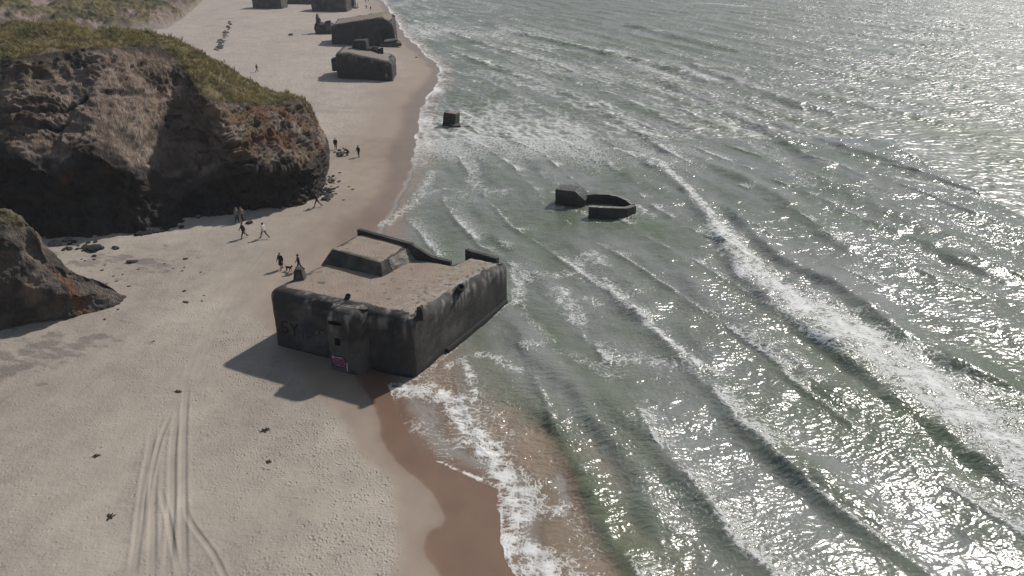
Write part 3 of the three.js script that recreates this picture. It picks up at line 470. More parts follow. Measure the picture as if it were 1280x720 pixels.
  sow(S, 1.2, 3.4, 4.0, (p) => p.x < -39 && n2(p.x * 0.6, p.z * 0.6) > 0);
  // dunes behind: slopes of sand and grass, farther up the coast
  const rise = (px, py, z) => { let lo = -10, hi = 29.5; for (let k = 0; k < 50; k++) { const m = (lo + hi) / 2; if (at(px, py, m).z < z) lo = m; else hi = m; } return at(px, py, lo); };
  const dunes = [[-520, 62, 20, -5, -30], [-260, 60, 20, -6, -32], [-60, 58, 20, -8, -34], [30, 52, 20, -6, -36], [90, 46, 19, -4, -34], [140, 42, 17, -4, -30], [178, 39, 17, -6, -30], [204, 37, 18, -4, -26], [222, 28, 12, -6, -28], [236, 18, 4, -12, -30], [256, 0, -10, -22, -38], [284, -20, -28, -36, -46], [330, -38, -43, -48, -54]].map(([px, a, b, c, d], i, L) => {
    const f = onLand(px, a), k = clamp((L.length - i) / 4, 0.35, 1), foot = f.clone().setY(f.y - 0.6), lip = rise(px - 8, b, f.z - 16 * k), ed = rise(px - 16, c, f.z - 44 * k), cr = rise(px - 30, d, f.z - 84 * k); return [foot, foot.clone().lerp(lip, 0.5).setY(mix(f.y, lip.y, 0.35)), lip, ed, cr, cr.clone().add(V3(-50, -8, -70))]; });
  const Dn = loft(dunes, 560, [10, 24, 90, 40, 6], (p, v, u) => {
    const { x, y, z } = p, big = fbm3(x * 0.06, y * 0.09, z * 0.06, 3), mid = fbm3(x * 0.2, y * 0.2, z * 0.2, 3), rill = 1 - 2 * Math.abs(n3(x * 0.11 + y * 0.05, y * 0.02, z * 0.11));
    let c = c3(PALE, SANDY, sst(-0.2, 0.4, mid)); c = c3(c, turfAt(p), sst(-0.12, 0.12, big + 0.5 * mid + 0.1 * (v - 1.6) + 0.3 * rill - 0.24 - 0.4 * sst(0.52, 0.66, u))); c = c3(c, SOIL_AND_SHADE, 0.7 * sst(0.25, 0.5, mid - 0.3 * big)); c = c3([0.39, 0.335, 0.287], c, sst(0.3, 1.3, v + mid * 0.6));
    return { d: (2.6 * big + 2.0 * mid + 1.6 * rill + 0.5 * fbm3(x * 0.7, y * 0.7, z * 0.7, 2)) * sst(0.1, 1.3, v), c };
  });
  struct('far_dunes', Dn.g, earth).userData.label = 'distant grassy dunes with bare sand gullies';
  sow(Dn, 0.3, 1.2, 3.6, (p) => fbm3(p.x * 0.06, p.y * 0.09, p.z * 0.06, 3) > 0.1 && p.x > -230);
}
{ // marram grass
  const blades = []; const r = mulberry(33);
  for (let k = 0; k < 11; k++) {
    const a = r() * 6.283, l = 0.22 + 0.22 * r(), lean = 0.12 + 0.25 * r(), w = 0.022, bx = (r() - 0.5) * 0.34, bz = (r() - 0.5) * 0.34, ca = Math.cos(a), sa = Math.sin(a);
    const g = new THREE.BufferGeometry(), q = [];
    for (const [t, ww] of [[0, w], [0.55, w * 0.8]]) for (const s of [-1, 1]) q.push(bx + ca * lean * t * t - sa * ww * s, l * t, bz + sa * lean * t * t + ca * ww * s);
    q.push(bx + ca * lean, l * 0.92, bz + sa * lean); g.setAttribute('position', new THREE.Float32BufferAttribute(q, 3)); g.setIndex([0, 1, 2, 1, 3, 2, 2, 3, 4]); g.computeVertexNormals(); blades.push(g);
  }
  const m = new THREE.MeshPhysicalMaterial({ color: 0xffffff, roughness: 0.95, transmission: 0.25, thickness: 0 }); m.name = 'marram';
  const im = new THREE.InstancedMesh(mergeGeometries(blades), m, grassSpots.length), M = new THREE.Matrix4(), Q = new THREE.Quaternion(), up = V3(0, 1, 0), col = new THREE.Color();
  grassSpots.forEach(([p, a, b, c], i) => { const s = (0.45 + 1.3 * b * b + 0.5 * clamp(0.5 + n2(p.x * 0.3 + 3, p.z * 0.3))) * (p.z < -140 ? 2.2 : 1); M.compose(p.clone().setY(p.y - 0.04), Q.setFromAxisAngle(up, a * 6.283), V3(s, s * (0.7 + 0.5 * c), s)); im.setMatrixAt(i, M); const t = turfAt(p); col.setRGB(t[0] * (0.95 + 0.5 * c), t[1] * (0.95 + 0.5 * c), t[2] * (0.9 + 0.4 * b)); im.setColorAt(i, col); });
  im.name = 'dune_grass'; im.castShadow = im.receiveShadow = true; im.userData = { kind: 'stuff', label: 'rough marram grass covering the cliff tops and dunes', category: 'grass' }; scene.add(im);
  console.log('tufts', grassSpots.length);
}
console.log('cliffs', performance.now() | 0);

// ------------------------------------------------------------ concrete
const BOARDS = (() => {                                               // marks of the shuttering boards, 3 m across
  const W = 512, d = new Float32Array(W * W * 4), src = GRAIN.bump.image.data, rb = mulberry(8), off = [...Array(20)].map(() => rb());
  for (let j = 0; j < W; j++) for (let i = 0; i < W; i++) { const f = j / W * 20, k = Math.floor(f), e = Math.min(f - k, k + 1 - f), o = (j * W + i) * 4, cut = ((i / W + off[k]) % 1) < 0.012 ? 0.5 : 0; d[o] = d[o + 1] = d[o + 2] = 0.6 * src[o] + 0.35 * off[k] - 0.45 * sst(0.12, 0.02, e) - cut; d[o + 3] = 1; }
  return tex(d, W, W, false, 0, THREE.RepeatWrapping);
})();
const concrete = new THREE.MeshStandardMaterial({ vertexColors: true, roughness: 0.88, map: GRAIN.map, bumpMap: BOARDS, bumpScale: 0.06 }); concrete.name = 'weathered_concrete';
const sandSkin = new THREE.MeshStandardMaterial({ vertexColors: true, roughness: 0.95, map: GRAIN.map, bumpMap: GRAIN.bump, bumpScale: 0.04 }); sandSkin.name = 'blown_sand';
const CONC = [0.05, 0.046, 0.043], CONCL = [0.125, 0.113, 0.103], ALGAE_AND_SHADE = [0.018, 0.019, 0.017], LIME = [0.36, 0.34, 0.315], DRIFT = [0.3, 0.236, 0.188];
function concreteAt(x, y, z, o = {}) {
  const m = fbm3(x * 0.45, y * 0.45, z * 0.45, 3), f = fbm3(x * 2.2, y * 2.2, z * 2.2, 2), st = 0.6 * n3(x * 1.9 + 7, y * 0.16, z * 1.9) + 0.6 * n3(x * 5.5, y * 0.3 + 9, z * 5.5), course = n2(y * 2.6 + 4, 1.5);
  let c = c3(CONC, CONCL, sst(-0.1, 0.65, m + 0.3 * f + 0.12 * course + (o.pale ?? 0)));
  c = c3(c, ALGAE_AND_SHADE, 0.8 * sst(0.1, 0.5, n3(x * 0.5 + 40, y * 0.3, z * 0.5) + 0.35 * st));
  c = c3(c, LIME, (o.lime ?? 0) * sst(0.04, 0.34, st + 0.25 * f));
  if (o.tideAndShade !== undefined) c = c3(c, ALGAE_AND_SHADE, 0.9 * sst(0.15, -0.15, y - o.tideAndShade - 0.35 * m));
  return c.map((q) => q * (1 + 0.25 * f));
}
function roundPoly(P, r) {
  const out = [], n = P.length;
  for (let i = 0; i < n; i++) {
    const p = P[i], a = P[(i + n - 1) % n], b = P[(i + 1) % n], la = Math.hypot(a[0] - p[0], a[1] - p[1]), lb = Math.hypot(b[0] - p[0], b[1] - p[1]), k = Math.min(p[2] ?? r, la * 0.45, lb * 0.45);
    const s = [p[0] + (a[0] - p[0]) / la * k, p[1] + (a[1] - p[1]) / la * k], e = [p[0] + (b[0] - p[0]) / lb * k, p[1] + (b[1] - p[1]) / lb * k];
    for (let t = 0; t <= 5; t++) { const u = t / 5; out.push([(1 - u) * (1 - u) * s[0] + 2 * u * (1 - u) * p[0] + u * u * e[0], (1 - u) * (1 - u) * s[1] + 2 * u * (1 - u) * p[1] + u * u * e[1]]); }
  }
  return out;
}
// a cast block: outline with rounded corners, walls, rounded upper edge, roof that may tilt
function castBlock(poly, base, roofY, { corner = 0.4, bevel = 0.5, batter = 0, step = 0.4, rough = 0.03, color = {}, origin = V3(0, 0, 0), lime = 0, open = false } = {}) {
  let area = 0; poly.forEach((p, i) => { const q = poly[(i + 1) % poly.length]; area += p[0] * q[1] - q[0] * p[1]; }); if (area < 0) poly = [...poly].reverse();
  const rp = roundPoly(poly, corner), ring = [];
  rp.forEach((p, i) => { const q = rp[(i + 1) % rp.length], l = Math.hypot(q[0] - p[0], q[1] - p[1]), n = Math.max(1, Math.round(l / step)); if (l > 1e-4) for (let k = 0; k < n; k++) ring.push([mix(p[0], q[0], k / n), mix(p[1], q[1], k / n)]); });
  const n = ring.length, nor = ring.map((p, i) => { const a = ring[(i + n - 1) % n], b = ring[(i + 1) % n], l = Math.hypot(b[0] - a[0], b[1] - a[1]) || 1; return [(b[1] - a[1]) / l, -(b[0] - a[0]) / l]; });
  const levels = []; const H0 = Math.max(...ring.map((p) => roofY(...p))) - base, nw = Math.max(2, Math.round((H0 - bevel) / step));
  for (let k = 0; k <= nw; k++) levels.push([k / nw, 0, 0]);
  for (let k = 1; k <= 6; k++) { const a = k / 6 * Math.PI / 2; levels.push([1, bevel * (1 - Math.cos(a)), bevel * Math.sin(a)]); }
  const pos = [], col = [], uv = [], idx = []; let run = 0; const runs = ring.map((p, i) => { const q = ring[(i + n - 1) % n]; return (run += i ? Math.hypot(p[0] - q[0], p[1] - q[1]) : 0); });
  for (const [t, inset, rise] of levels) for (let i = 0; i <= n; i++) {
    const k = i % n, [px, pz] = ring[k], [nx, nz] = nor[k], ry = roofY(px, pz), y = mix(base, ry - bevel, t) + rise, ins = inset + batter * (y - base);
    let x = px - nx * ins, z = pz - nz * ins; const d = rough * (1.4 * fbm3(x * 0.7, y * 0.7, z * 0.7, 2) + 0.7 * n3(x * 3, y * 3, z * 3)); x += nx * d; z += nz * d; const yy = y + (rise > 0 ? d : 0);
    pos.push(x - origin.x, yy - origin.y, z - origin.z); uv.push((runs[k] + (i === n ? run : 0)) / 3, (y + inset) / 3);
    const dn = ry - yy; col.push(...concreteAt(x, yy, z, { ...color, lime: lime * sst(2.2, 0.2, dn + 0.8 * n2(runs[k] * 0.4, 2)) }));
  }
  const m = n + 1; for (let l = 0; l < levels.length - 1; l++) for (let i = 0; i < n; i++) { const a = l * m + i; idx.push(a, a + m, a + 1, a + 1, a + m, a + m + 1); }
  if (!open) {
    const o = (levels.length - 1) * m, cap = [...Array(n).keys()].map((i) => new THREE.Vector2(pos[(o + i) * 3], pos[(o + i) * 3 + 2])), s = pos.length / 3;
    for (let i = 0; i < n; i++) { const k = o + i; pos.push(pos[k * 3], pos[k * 3 + 1], pos[k * 3 + 2]); uv.push(pos[k * 3] / 3, pos[k * 3 + 2] / 3); col.push(col[k * 3], col[k * 3 + 1], col[k * 3 + 2]); }
    for (const [a, b, c] of THREE.ShapeUtils.triangulateShape(cap, [])) idx.push(s + a, s + c, s + b);
  }
  const g = new THREE.BufferGeometry(); g.setAttribute('position', new THREE.Float32BufferAttribute(pos, 3)); g.setAttribute('uv', new THREE.Float32BufferAttribute(uv, 2)); g.setAttribute('color', new THREE.Float32BufferAttribute(col, 3)); g.setIndex(idx); g.computeVertexNormals(); return g;
}
const inside = (P, x, z) => { let c = false; for (let i = 0, j = P.length - 1; i < P.length; j = i++) if ((P[i][1] > z) !== (P[j][1] > z) && x < (P[j][0] - P[i][0]) * (z - P[i][1]) / (P[j][1] - P[i][1]) + P[i][0]) c = !c; return c; };
const edgeOf = (P, x, z) => Math.abs(lineDist([...P, P[0]], x, z)[0]);
// sand blown over a flat roof, ending in a ragged rim
function sandCover(poly, roofY, origin, { margin = 0.9, lumps = 0.05, color = DRIFT, step = 0.22, thick = 0.05, round = 0, crust = null } = {}) {
  const xs = poly.map((p) => p[0]), zs = poly.map((p) => p[1]), x0 = Math.min(...xs), z0 = Math.min(...zs), nx = Math.ceil((Math.max(...xs) - x0) / step), nz = Math.ceil((Math.max(...zs) - z0) / step);
  const pos = [], col = [], uv = [], ok = [], idx = [];
  for (let j = 0; j <= nz; j++) for (let i = 0; i <= nx; i++) {
    const x = x0 + i * step, z = z0 + j * step, e = inside(poly, x, z) ? edgeOf(poly, x, z) : -1, w = e - margin - 0.5 * fbm2(x * 0.7, z * 0.7, 3); ok.push(w > -0.25);
    pos.push(x - origin.x, roofY(x, z) - (e < round && e >= 0 ? round - Math.sqrt(round * round - (round - e) ** 2) : 0) + (w < 0 ? w * 0.5 : Math.min(thick, 0.12 * w)) + sst(0, 0.8, w) * lumps * (fbm2(x * 0.5, z * 0.5, 3) + 0.4) - origin.y, z - origin.z); uv.push(x / 3, z / 3);
    const f = 1 + 0.16 * fbm2(x * 0.6 + 3, z * 0.6, 3) + 0.12 * n2(x * 5, z * 5), pk = sst(0.42, 0.6, n2(x * 1.1 + 40, z * 1.1) + 0.5 * n2(x * 3.3, z * 3.3)) * 0.6; let cc = c3(color, CONC, pk); if (crust) { const [dd] = lineDist(crust, x, z), mot = fbm2(x * 1.6, z * 1.6, 3); cc = c3(cc, LIME, 0.75 * sst(0.0, 0.35, mot + 0.25 - Math.abs(dd) * 0.14)); cc = c3(cc, CONC, 0.8 * sst(0.25, 0.45, n2(x * 2.3 + 9, z * 2.3) + 0.3 * mot + 0.12 - Math.abs(dd) * 0.06)); } col.push(...cc.map((q) => q * f));
  }
  const m = nx + 1; for (let j = 0; j < nz; j++) for (let i = 0; i < nx; i++) { const a = j * m + i; if (ok[a] && ok[a + 1] && ok[a + m] && ok[a + m + 1]) idx.push(a, a + m, a + 1, a + 1, a + m, a + m + 1); }
  const g = new THREE.BufferGeometry(); g.setAttribute('position', new THREE.Float32BufferAttribute(pos, 3)); g.setAttribute('uv', new THREE.Float32BufferAttribute(uv, 2)); g.setAttribute('color', new THREE.Float32BufferAttribute(col, 3)); g.setIndex(idx); g.computeVertexNormals(); return g;
}
// a solid between a lower and an upper ring of corners, chamfered a little and coloured as concrete
function hull(lower, upper, origin, o = {}, sub = 3) {
  const n = lower.length, pos = [], col = [], uv = [], idx = []; let base = 0;
  const quad = (a, b, c, d) => {
    const N = sub * 2; for (let j = 0; j <= N; j++) for (let i = 0; i <= N; i++) { const p = a.clone().lerp(b, i / N).lerp(d.clone().lerp(c, i / N), j / N); pos.push(p.x - origin.x, p.y - origin.y, p.z - origin.z); uv.push((p.x + p.z) / 3, (p.y + p.z * 0.3) / 3); col.push(...(o.paint ? o.paint(p) : concreteAt(p.x, p.y, p.z, o))); }
    for (let j = 0; j < N; j++) for (let i = 0; i < N; i++) { const k = base + j * (N + 1) + i; idx.push(k, k + 1, k + N + 1, k + 1, k + N + 2, k + N + 1); } base += (N + 1) * (N + 1);
  };
  for (let i = 0; i < n; i++) { const j = (i + 1) % n; quad(lower[i], lower[j], upper[j], upper[i]); }
  if (n === 4) quad(upper[0], upper[1], upper[2], upper[3]);
  const g = new THREE.BufferGeometry(); g.setAttribute('position', new THREE.Float32BufferAttribute(pos, 3)); g.setAttribute('uv', new THREE.Float32BufferAttribute(uv, 2)); g.setAttribute('color', new THREE.Float32BufferAttribute(col, 3)); g.setIndex(idx); g.computeVertexNormals(); return g;
}
// a wall of even thickness along a line of points [x, y top, z], from y bottom up
function wallAlong(pts, thick, down, origin, o = {}) {
  const out = [];
  for (let i = 0; i < pts.length - 1; i++) {
    const a = pts[i], b = pts[i + 1], dx = b.x - a.x, dz = b.z - a.z, l = Math.hypot(dx, dz), nx = -dz / l * thick / 2, nz = dx / l * thick / 2, ex = dx / l * thick * 0.3 * (i < pts.length - 2), ez = dz / l * thick * 0.3 * (i < pts.length - 2), lo = (p, q) => V3(p.x, q - 0.002 * i, p.z);
    const A = [V3(a.x + nx, a.y, a.z + nz), V3(b.x + nx + ex, b.y, b.z + nz + ez), V3(b.x - nx + ex, b.y, b.z - nz + ez), V3(a.x - nx, a.y, a.z - nz)].map((p) => p.setY(p.y - 0.003 * i));
    out.push(hull(A.map((p) => lo(p, p.y - down)), A, origin, o, 4));
  }
  return mergeGeometries(out);
}

// ------------------------------------------------------------ the large bunker at the water's edge
const A = [-19.0, -53.0], B = [-7.3, -48.5], C = [-0.3, -61.9], D = [-13.8, -64.6];
const e1 = [(B[0] - A[0]) / 12.536, (B[1] - A[1]) / 12.536], eo = [-e1[1], e1[0]];
const roofMain = (() => { // plane through the corners' heights
  const ha = 5.35, hb = 5.0, hc = 3.9, ux = B[0] - A[0], uz = B[1] - A[1], vx = C[0] - B[0], vz = C[1] - B[1], det = ux * vz - uz * vx, p = (hb - ha), q = (hc - hb), gx = (p * vz - q * uz) / det, gz = (ux * q - vx * p) / det;
  return (x, z) => ha + gx * (x - A[0]) + gz * (z - A[1]);
})();
{
  const O = V3(-10.5, 0, -57), main = thing('bunker', O, 'huge dark concrete bunker with sandy roof standing at the water\'s edge', 'bunker');
  const plan = [[...A, 1.0], [...B, 0.5], [...C, 0.5], [-4.0, -62.7, 0.2], [-5.3, -60.7, 0.2], [-7.2, -61.8, 0.2], [...D, 0.3]];
  mesh('wall', castBlock(plan, -1.8, roofMain, { corner: 0.5, bevel: 0.85, step: 0.26, rough: 0.035, origin: O, lime: 0.75, color: { tideAndShade: 0.35 } }), concrete, main);
  mesh('sand_cover', sandCover(plan, (x, z) => roofMain(x, z) + 0.0, O, { margin: 0.62, step: 0.13, round: 0.85, crust: [B, C] }), sandSkin, main);
  // raised block on the roof, with sloping sides
  const rf = (px, py, up) => { let h = 4.8; for (let i = 0; i < 8; i++) { const p = at(px, py, h); h = roofMain(p.x, p.z) + up; } return at(px, py, h); };
  const low = [rf(401, 332, -0.1), rf(478, 349, -0.1), rf(531, 321, -0.1), rf(452, 303, -0.1)], top = [rf(415, 311.5, 1.25), rf(476, 328.5, 1.2), rf(514, 307, 1.1), rf(455, 290, 1.15)];
  const blockTop = hull(low, top, O, { pale: 0.1 }, 10), raised = mesh('raised_block', blockTop, concrete, main);
  const tq = top.map((p) => [p.x, p.z]); const topY = (x, z) => { // plane of the upper face
    const [a, b, , d] = top, ux = b.x - a.x, uz = b.z - a.z, vx = d.x - a.x, vz = d.z - a.z, det = ux * vz - uz * vx, s = ((x - a.x) * vz - (z - a.z) * vx) / det, t = ((z - a.z) * ux - (x - a.x) * uz) / det; return a.y + s * (b.y - a.y) + t * (d.y - a.y); };
  mesh('sand_cover', sandCover(tq, topY, O, { margin: 0.22, step: 0.16, lumps: 0.04 }), sandSkin, raised);
  // sand and lime drifted against its seaward slope
  const foot = [low[1].clone().lerp(low[2], 0.25), low[1].clone().lerp(low[2], 0.95), top[1].clone().lerp(top[2], 0.95), top[1].clone().lerp(top[2], 0.22)];
  { const N = 22, pos = [], col = [], uv = [], idx = [], nn = foot[1].clone().sub(foot[0]).cross(foot[3].clone().sub(foot[0])).normalize(); if (nn.y < 0) nn.negate();
    for (let j = 0; j <= N; j++) for (let i = 0; i <= N; i++) { const p = foot[0].clone().lerp(foot[1], i / N).lerp(foot[3].clone().lerp(foot[2], i / N), j / N), w = fbm2(i * 0.2, j * 0.16, 3) + 0.25 - Math.abs(i / N - 0.5) * 0.3; p.addScaledVector(nn, 0.02 + 0.1 * w); pos.push(p.x - O.x, p.y - O.y, p.z - O.z); uv.push(p.x, p.y); col.push(...c3([0.22, 0.2, 0.185], LIME, sst(0.1, 0.6, w) * 0.8)); }
    for (let j = 0; j < N; j++) for (let i = 0; i < N; i++) { const k = j * (N + 1) + i; idx.push(k, k + 1, k + N + 1, k + 1, k + N + 2, k + N + 1); }
    const g = new THREE.BufferGeometry(); g.setAttribute('position', new THREE.Float32BufferAttribute(pos, 3)); g.setAttribute('uv', new THREE.Float32BufferAttribute(uv, 2)); g.setAttribute('color', new THREE.Float32BufferAttribute(col, 3)); g.setIndex(idx); g.computeVertexNormals(); mesh('pale_crust', g, sandSkin, raised); }
  mesh('parapet', wallAlong([rf(448, 286, 1.62), rf(514, 304, 1.5), rf(538, 320, 0.5), rf(564, 326.5, 0.3)], 0.4, 2.2, O, {}), concrete, main).userData.label = 'dark parapet along the rear edge of the raised block';
  mesh('parapet', wallAlong([rf(583, 311, 0.42), rf(622, 322.5, 0.42)], 0.4, 1.2, O, {}), concrete, main);
  // stair tower on the landward face, with real slits
  const T = (s, o) => [A[0] + e1[0] * s + eo[0] * o, A[1] + e1[1] * s + eo[1] * o];
  const s0 = 6.15, s1 = 9.0, towerPlan = [[...T(s0, -0.6), 0.05], [...T(s0, 1.35), 0.35], [...T(s1 - 0.25, 1.25), 1.0], [...T(s1, -0.6), 0.1]];
  const towerRoof = (x, z) => roofMain(x, z) + 0.12;
  const ev = new Evaluator(); ev.attributes = ['position', 'uv', 'normal', 'color'];
  let tower = new Brush(castBlock(towerPlan, -1.2, towerRoof, { bevel: 0.7, corner: 0.3, step: 0.2, rough: 0.02, origin: O, lime: 1, color: { pale: 0.4 } })); tower.updateMatrixWorld();
  const cut = (s, y, w, h) => { const g = new THREE.BoxGeometry(w, h, 1.2, 1, 1, 1), n = g.attributes.position.count; g.setAttribute('color', new THREE.Float32BufferAttribute(new Float32Array(n * 3).fill(0.075), 3)); const b = new Brush(g); const [x, z] = T(s, 1.3); b.position.set(x - O.x, y, z - O.z); b.rotation.y = Math.atan2(eo[0], eo[1]); b.updateMatrixWorld(); return b; };
  for (const [s, y, w, h] of [[6.95, 4.28, 1.05, 0.32], [7.05, 2.75, 0.5, 0.62]]) tower = ev.evaluate(tower, cut(s, y, w, h), SUBTRACTION);
  mesh('tower', tower.geometry, concrete, main).userData.label = 'rounded concrete tower with two dark slits and pink graffiti';
  // ledge at the foot of the seaward wall
  const ub = [(C[0] - B[0]) / 15.2, (C[1] - B[1]) / 15.2], no = [-ub[1], ub[0]], S = (t, o) => [B[0] + ub[0] * t + no[0] * o, B[1] + ub[1] * t + no[1] * o];
  mesh('ledge', castBlock([S(4.4, -0.4), S(4.4, 0.32), S(14.6, 0.3), S(14.6, -0.4)], -1.6, () => 0.42, { corner: 0.1, bevel: 0.08, step: 0.35, rough: 0.05, origin: O, color: { tideAndShade: 2 } }), concrete, main);
  // pipes, stubs and vents on the roof edge
  const stub = (px, py, w, h, name, lean = 0) => { const p = rf(px, py, 0), q = [[p.x - w / 2, p.z - w / 2], [p.x + w / 2, p.z - w / 2.2], [p.x + w / 2.3, p.z + w / 2], [p.x - w / 2.2, p.z + w / 2]]; return mesh(name, castBlock(q, p.y - 0.3, (x) => p.y + h + lean * (x - p.x), { corner: w * 0.2, bevel: w * 0.14, step: 0.14, rough: 0.07, batter: 0.16, origin: O, color: { pale: -0.1 } }), concrete, main); };
  stub(375.5, 349, 1.05, 0.95, 'vent_stub').userData.label = 'grey tapered concrete stub on the landward roof corner';
  stub(525, 394, 0.75, 0.62, 'vent_stub', 0.25).userData.label = 'black broken stub on the seaward roof corner';
  const pipe = (px, py, r, len) => { const p = rf(px, py, 0.05), g = new THREE.LatheGeometry([[r * 0.72, -0.3], [r * 0.72, len], [r, len], [r * 1.02, len - 0.06], [r, -0.3]].map(([a, b]) => new THREE.Vector2(a, b)), 18), n = g.attributes.position.count; g.setAttribute('color', new THREE.Float32BufferAttribute(new Float32Array(n * 3).fill(0.045), 3)); const m = mesh('vent_pipe', g, concrete, main); m.position.set(p.x - O.x, p.y - O.y, p.z - O.z); m.rotation.set(0.5, 0, -0.35); return m; };
  pipe(575, 361, 0.3, 0.3); pipe(434, 373, 0.2, 0.4);
  // graffiti, as thin coats of paint
  const paint = (name, s, o, y, w, h, px, py, draw) => {
    const cv = document.createElement('canvas'); cv.width = px; cv.height = py; const c = cv.getContext('2d'); c.clearRect(0, 0, px, py); draw(c);
    const t = new THREE.CanvasTexture(cv); t.colorSpace = THREE.SRGBColorSpace; const m = new THREE.MeshStandardMaterial({ map: t, transparent: true, roughness: 0.75 }); m.name = name;
    const q = mesh(name, new THREE.PlaneGeometry(w, h), m, main), [x, z] = T(s, o); q.position.set(x - O.x, y, z - O.z); q.rotation.y = Math.atan2(eo[0], eo[1]); return q; };
  paint('graffiti', 7.12, 1.4, 1.05, 1.5, 1.35, 256, 230, (c) => {
    c.fillStyle = '#8f5478'; c.beginPath(); c.moveTo(20, 60); c.bezierCurveTo(40, 10, 90, 45, 120, 40); c.bezierCurveTo(150, 20, 215, 35, 205, 90); c.bezierCurveTo(230, 150, 190, 190, 150, 175); c.bezierCurveTo(90, 200, 40, 170, 30, 140); c.bezierCurveTo(0, 110, 15, 80, 20, 60); c.fill();
    c.strokeStyle = '#2a1122'; c.lineWidth = 9; c.lineCap = 'round'; c.stroke(); c.lineWidth = 10; c.beginPath(); c.moveTo(95, 60); c.bezierCurveTo(30, 60, 40, 110, 80, 105); c.bezierCurveTo(120, 110, 100, 155, 45, 140); c.stroke(); c.beginPath(); c.moveTo(185, 70); c.bezierCurveTo(120, 55, 110, 150, 165, 148); c.lineTo(180, 108); c.lineTo(150, 108); c.stroke();
    c.strokeStyle = '#e8d8e6'; c.lineWidth = 6; c.beginPath(); c.arc(38, 52, 14, 0, 6.3); c.stroke(); c.beginPath(); c.moveTo(75, 45); c.lineTo(180, 38); c.stroke(); c.lineWidth = 7; c.beginPath(); c.moveTo(222, 100); c.lineTo(238, 190); c.moveTo(244, 110); c.lineTo(218, 178); c.moveTo(232, 190); c.lineTo(228, 224); c.stroke(); }).userData.label = 'pink and white spray paint tag on the tower';
  paint('graffiti', 3.1, 0.06, 2.3, 4.6, 2.2, 512, 245, (c) => {
    c.lineCap = 'round'; c.strokeStyle = '#0c0c0e'; c.lineWidth = 16; c.beginPath(); c.moveTo(95, 70); c.bezierCurveTo(20, 60, 30, 120, 70, 125); c.bezierCurveTo(115, 140, 90, 195, 30, 175); c.moveTo(130, 75); c.lineTo(165, 125); c.lineTo(205, 70); c.moveTo(165, 125); c.lineTo(160, 190); c.stroke();
    c.strokeStyle = '#27364f'; c.beginPath(); c.moveTo(250, 70); c.lineTo(250, 210); c.moveTo(235, 75); c.lineTo(330, 72); c.moveTo(292, 80); c.lineTo(288, 205); c.stroke();
    c.strokeStyle = '#70706c'; c.lineWidth = 7; c.beginPath(); c.moveTo(370, 90); c.lineTo(410, 130); c.moveTo(412, 88); c.lineTo(372, 134); c.moveTo(430, 92); c.lineTo(470, 128); c.moveTo(468, 90); c.lineTo(432, 134); c.moveTo(395, 160); c.lineTo(400, 195); c.stroke(); }).userData.label = 'faded dark and blue spray paint letters on the shaded wall';
}
console.log('main bunker', performance.now() | 0);

// ------------------------------------------------------------ bunkers farther along the beach
const quadFrom = (p0, ux, w, uz, d) => [[p0.x, p0.z], [p0.x + ux[0] * w, p0.z + ux[1] * w], [p0.x + ux[0] * w + uz[0] * d, p0.z + ux[1] * w + uz[1] * d], [p0.x + uz[0] * d, p0.z + uz[1] * d]];
const slope = (p, hx, hz, h) => (x, z) => h + hx * (x - p.x) + hz * (z - p.z);
{
  // nearest of them: roof sloping to the sea, broken turret on top
  const p = onLand(421, 98), O = p.clone(), b = thing('bunker', O, 'middle-sized dark bunker with broken turret and roof sloping towards the sea', 'bunker');
  const q = quadFrom(p, [0.997, 0.07], 12.6, [-0.05, -1], 10.5); q[0].push(1.6); q[1].push(0.7); const roof = (x, z) => p.y + 5.4 - 0.20 * Math.max(0, x - p.x - 3.2) + 0.02 * (p.z - z);
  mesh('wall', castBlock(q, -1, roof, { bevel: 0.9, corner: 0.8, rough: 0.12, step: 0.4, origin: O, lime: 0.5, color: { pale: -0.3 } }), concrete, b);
  mesh('sand_cover', sandCover(q, roof, O, { margin: 1.0, step: 0.4, color: [0.25, 0.21, 0.18] }), sandSkin, b);
  const s = quadFrom(p.clone().add(V3(-1.5, 0, -2.4)), [1, 0], 2.2, [0, -1], 2.6); mesh('side_block', castBlock(s, p.y + 1.2, () => p.y + 3.9, { bevel: 0.15, rough: 0.05, origin: O }), concrete, b);
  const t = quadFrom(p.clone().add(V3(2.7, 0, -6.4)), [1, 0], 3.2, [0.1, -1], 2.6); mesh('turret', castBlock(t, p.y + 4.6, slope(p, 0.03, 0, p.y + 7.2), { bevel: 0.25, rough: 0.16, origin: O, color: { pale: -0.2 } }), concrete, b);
  const arc = (r, y, k) => [...Array(9).keys()].map((i) => { const a = 0.2 + i * 0.33; return V3(p.x + 7.2 + Math.cos(a) * r * 1.1, y + 0.25 * Math.sin(i * 1.9 + k), p.z - 6.3 - Math.sin(a) * r); });
  mesh('turret_ring', wallAlong(arc(2.1, p.y + 5.5, 1), 0.5, 1.3, O, { pale: -0.05 }), concrete, b); mesh('turret_ring', wallAlong(arc(1.2, p.y + 5.3, 2.4), 0.35, 1.1, O, { pale: 0.1 }), concrete, b);
}
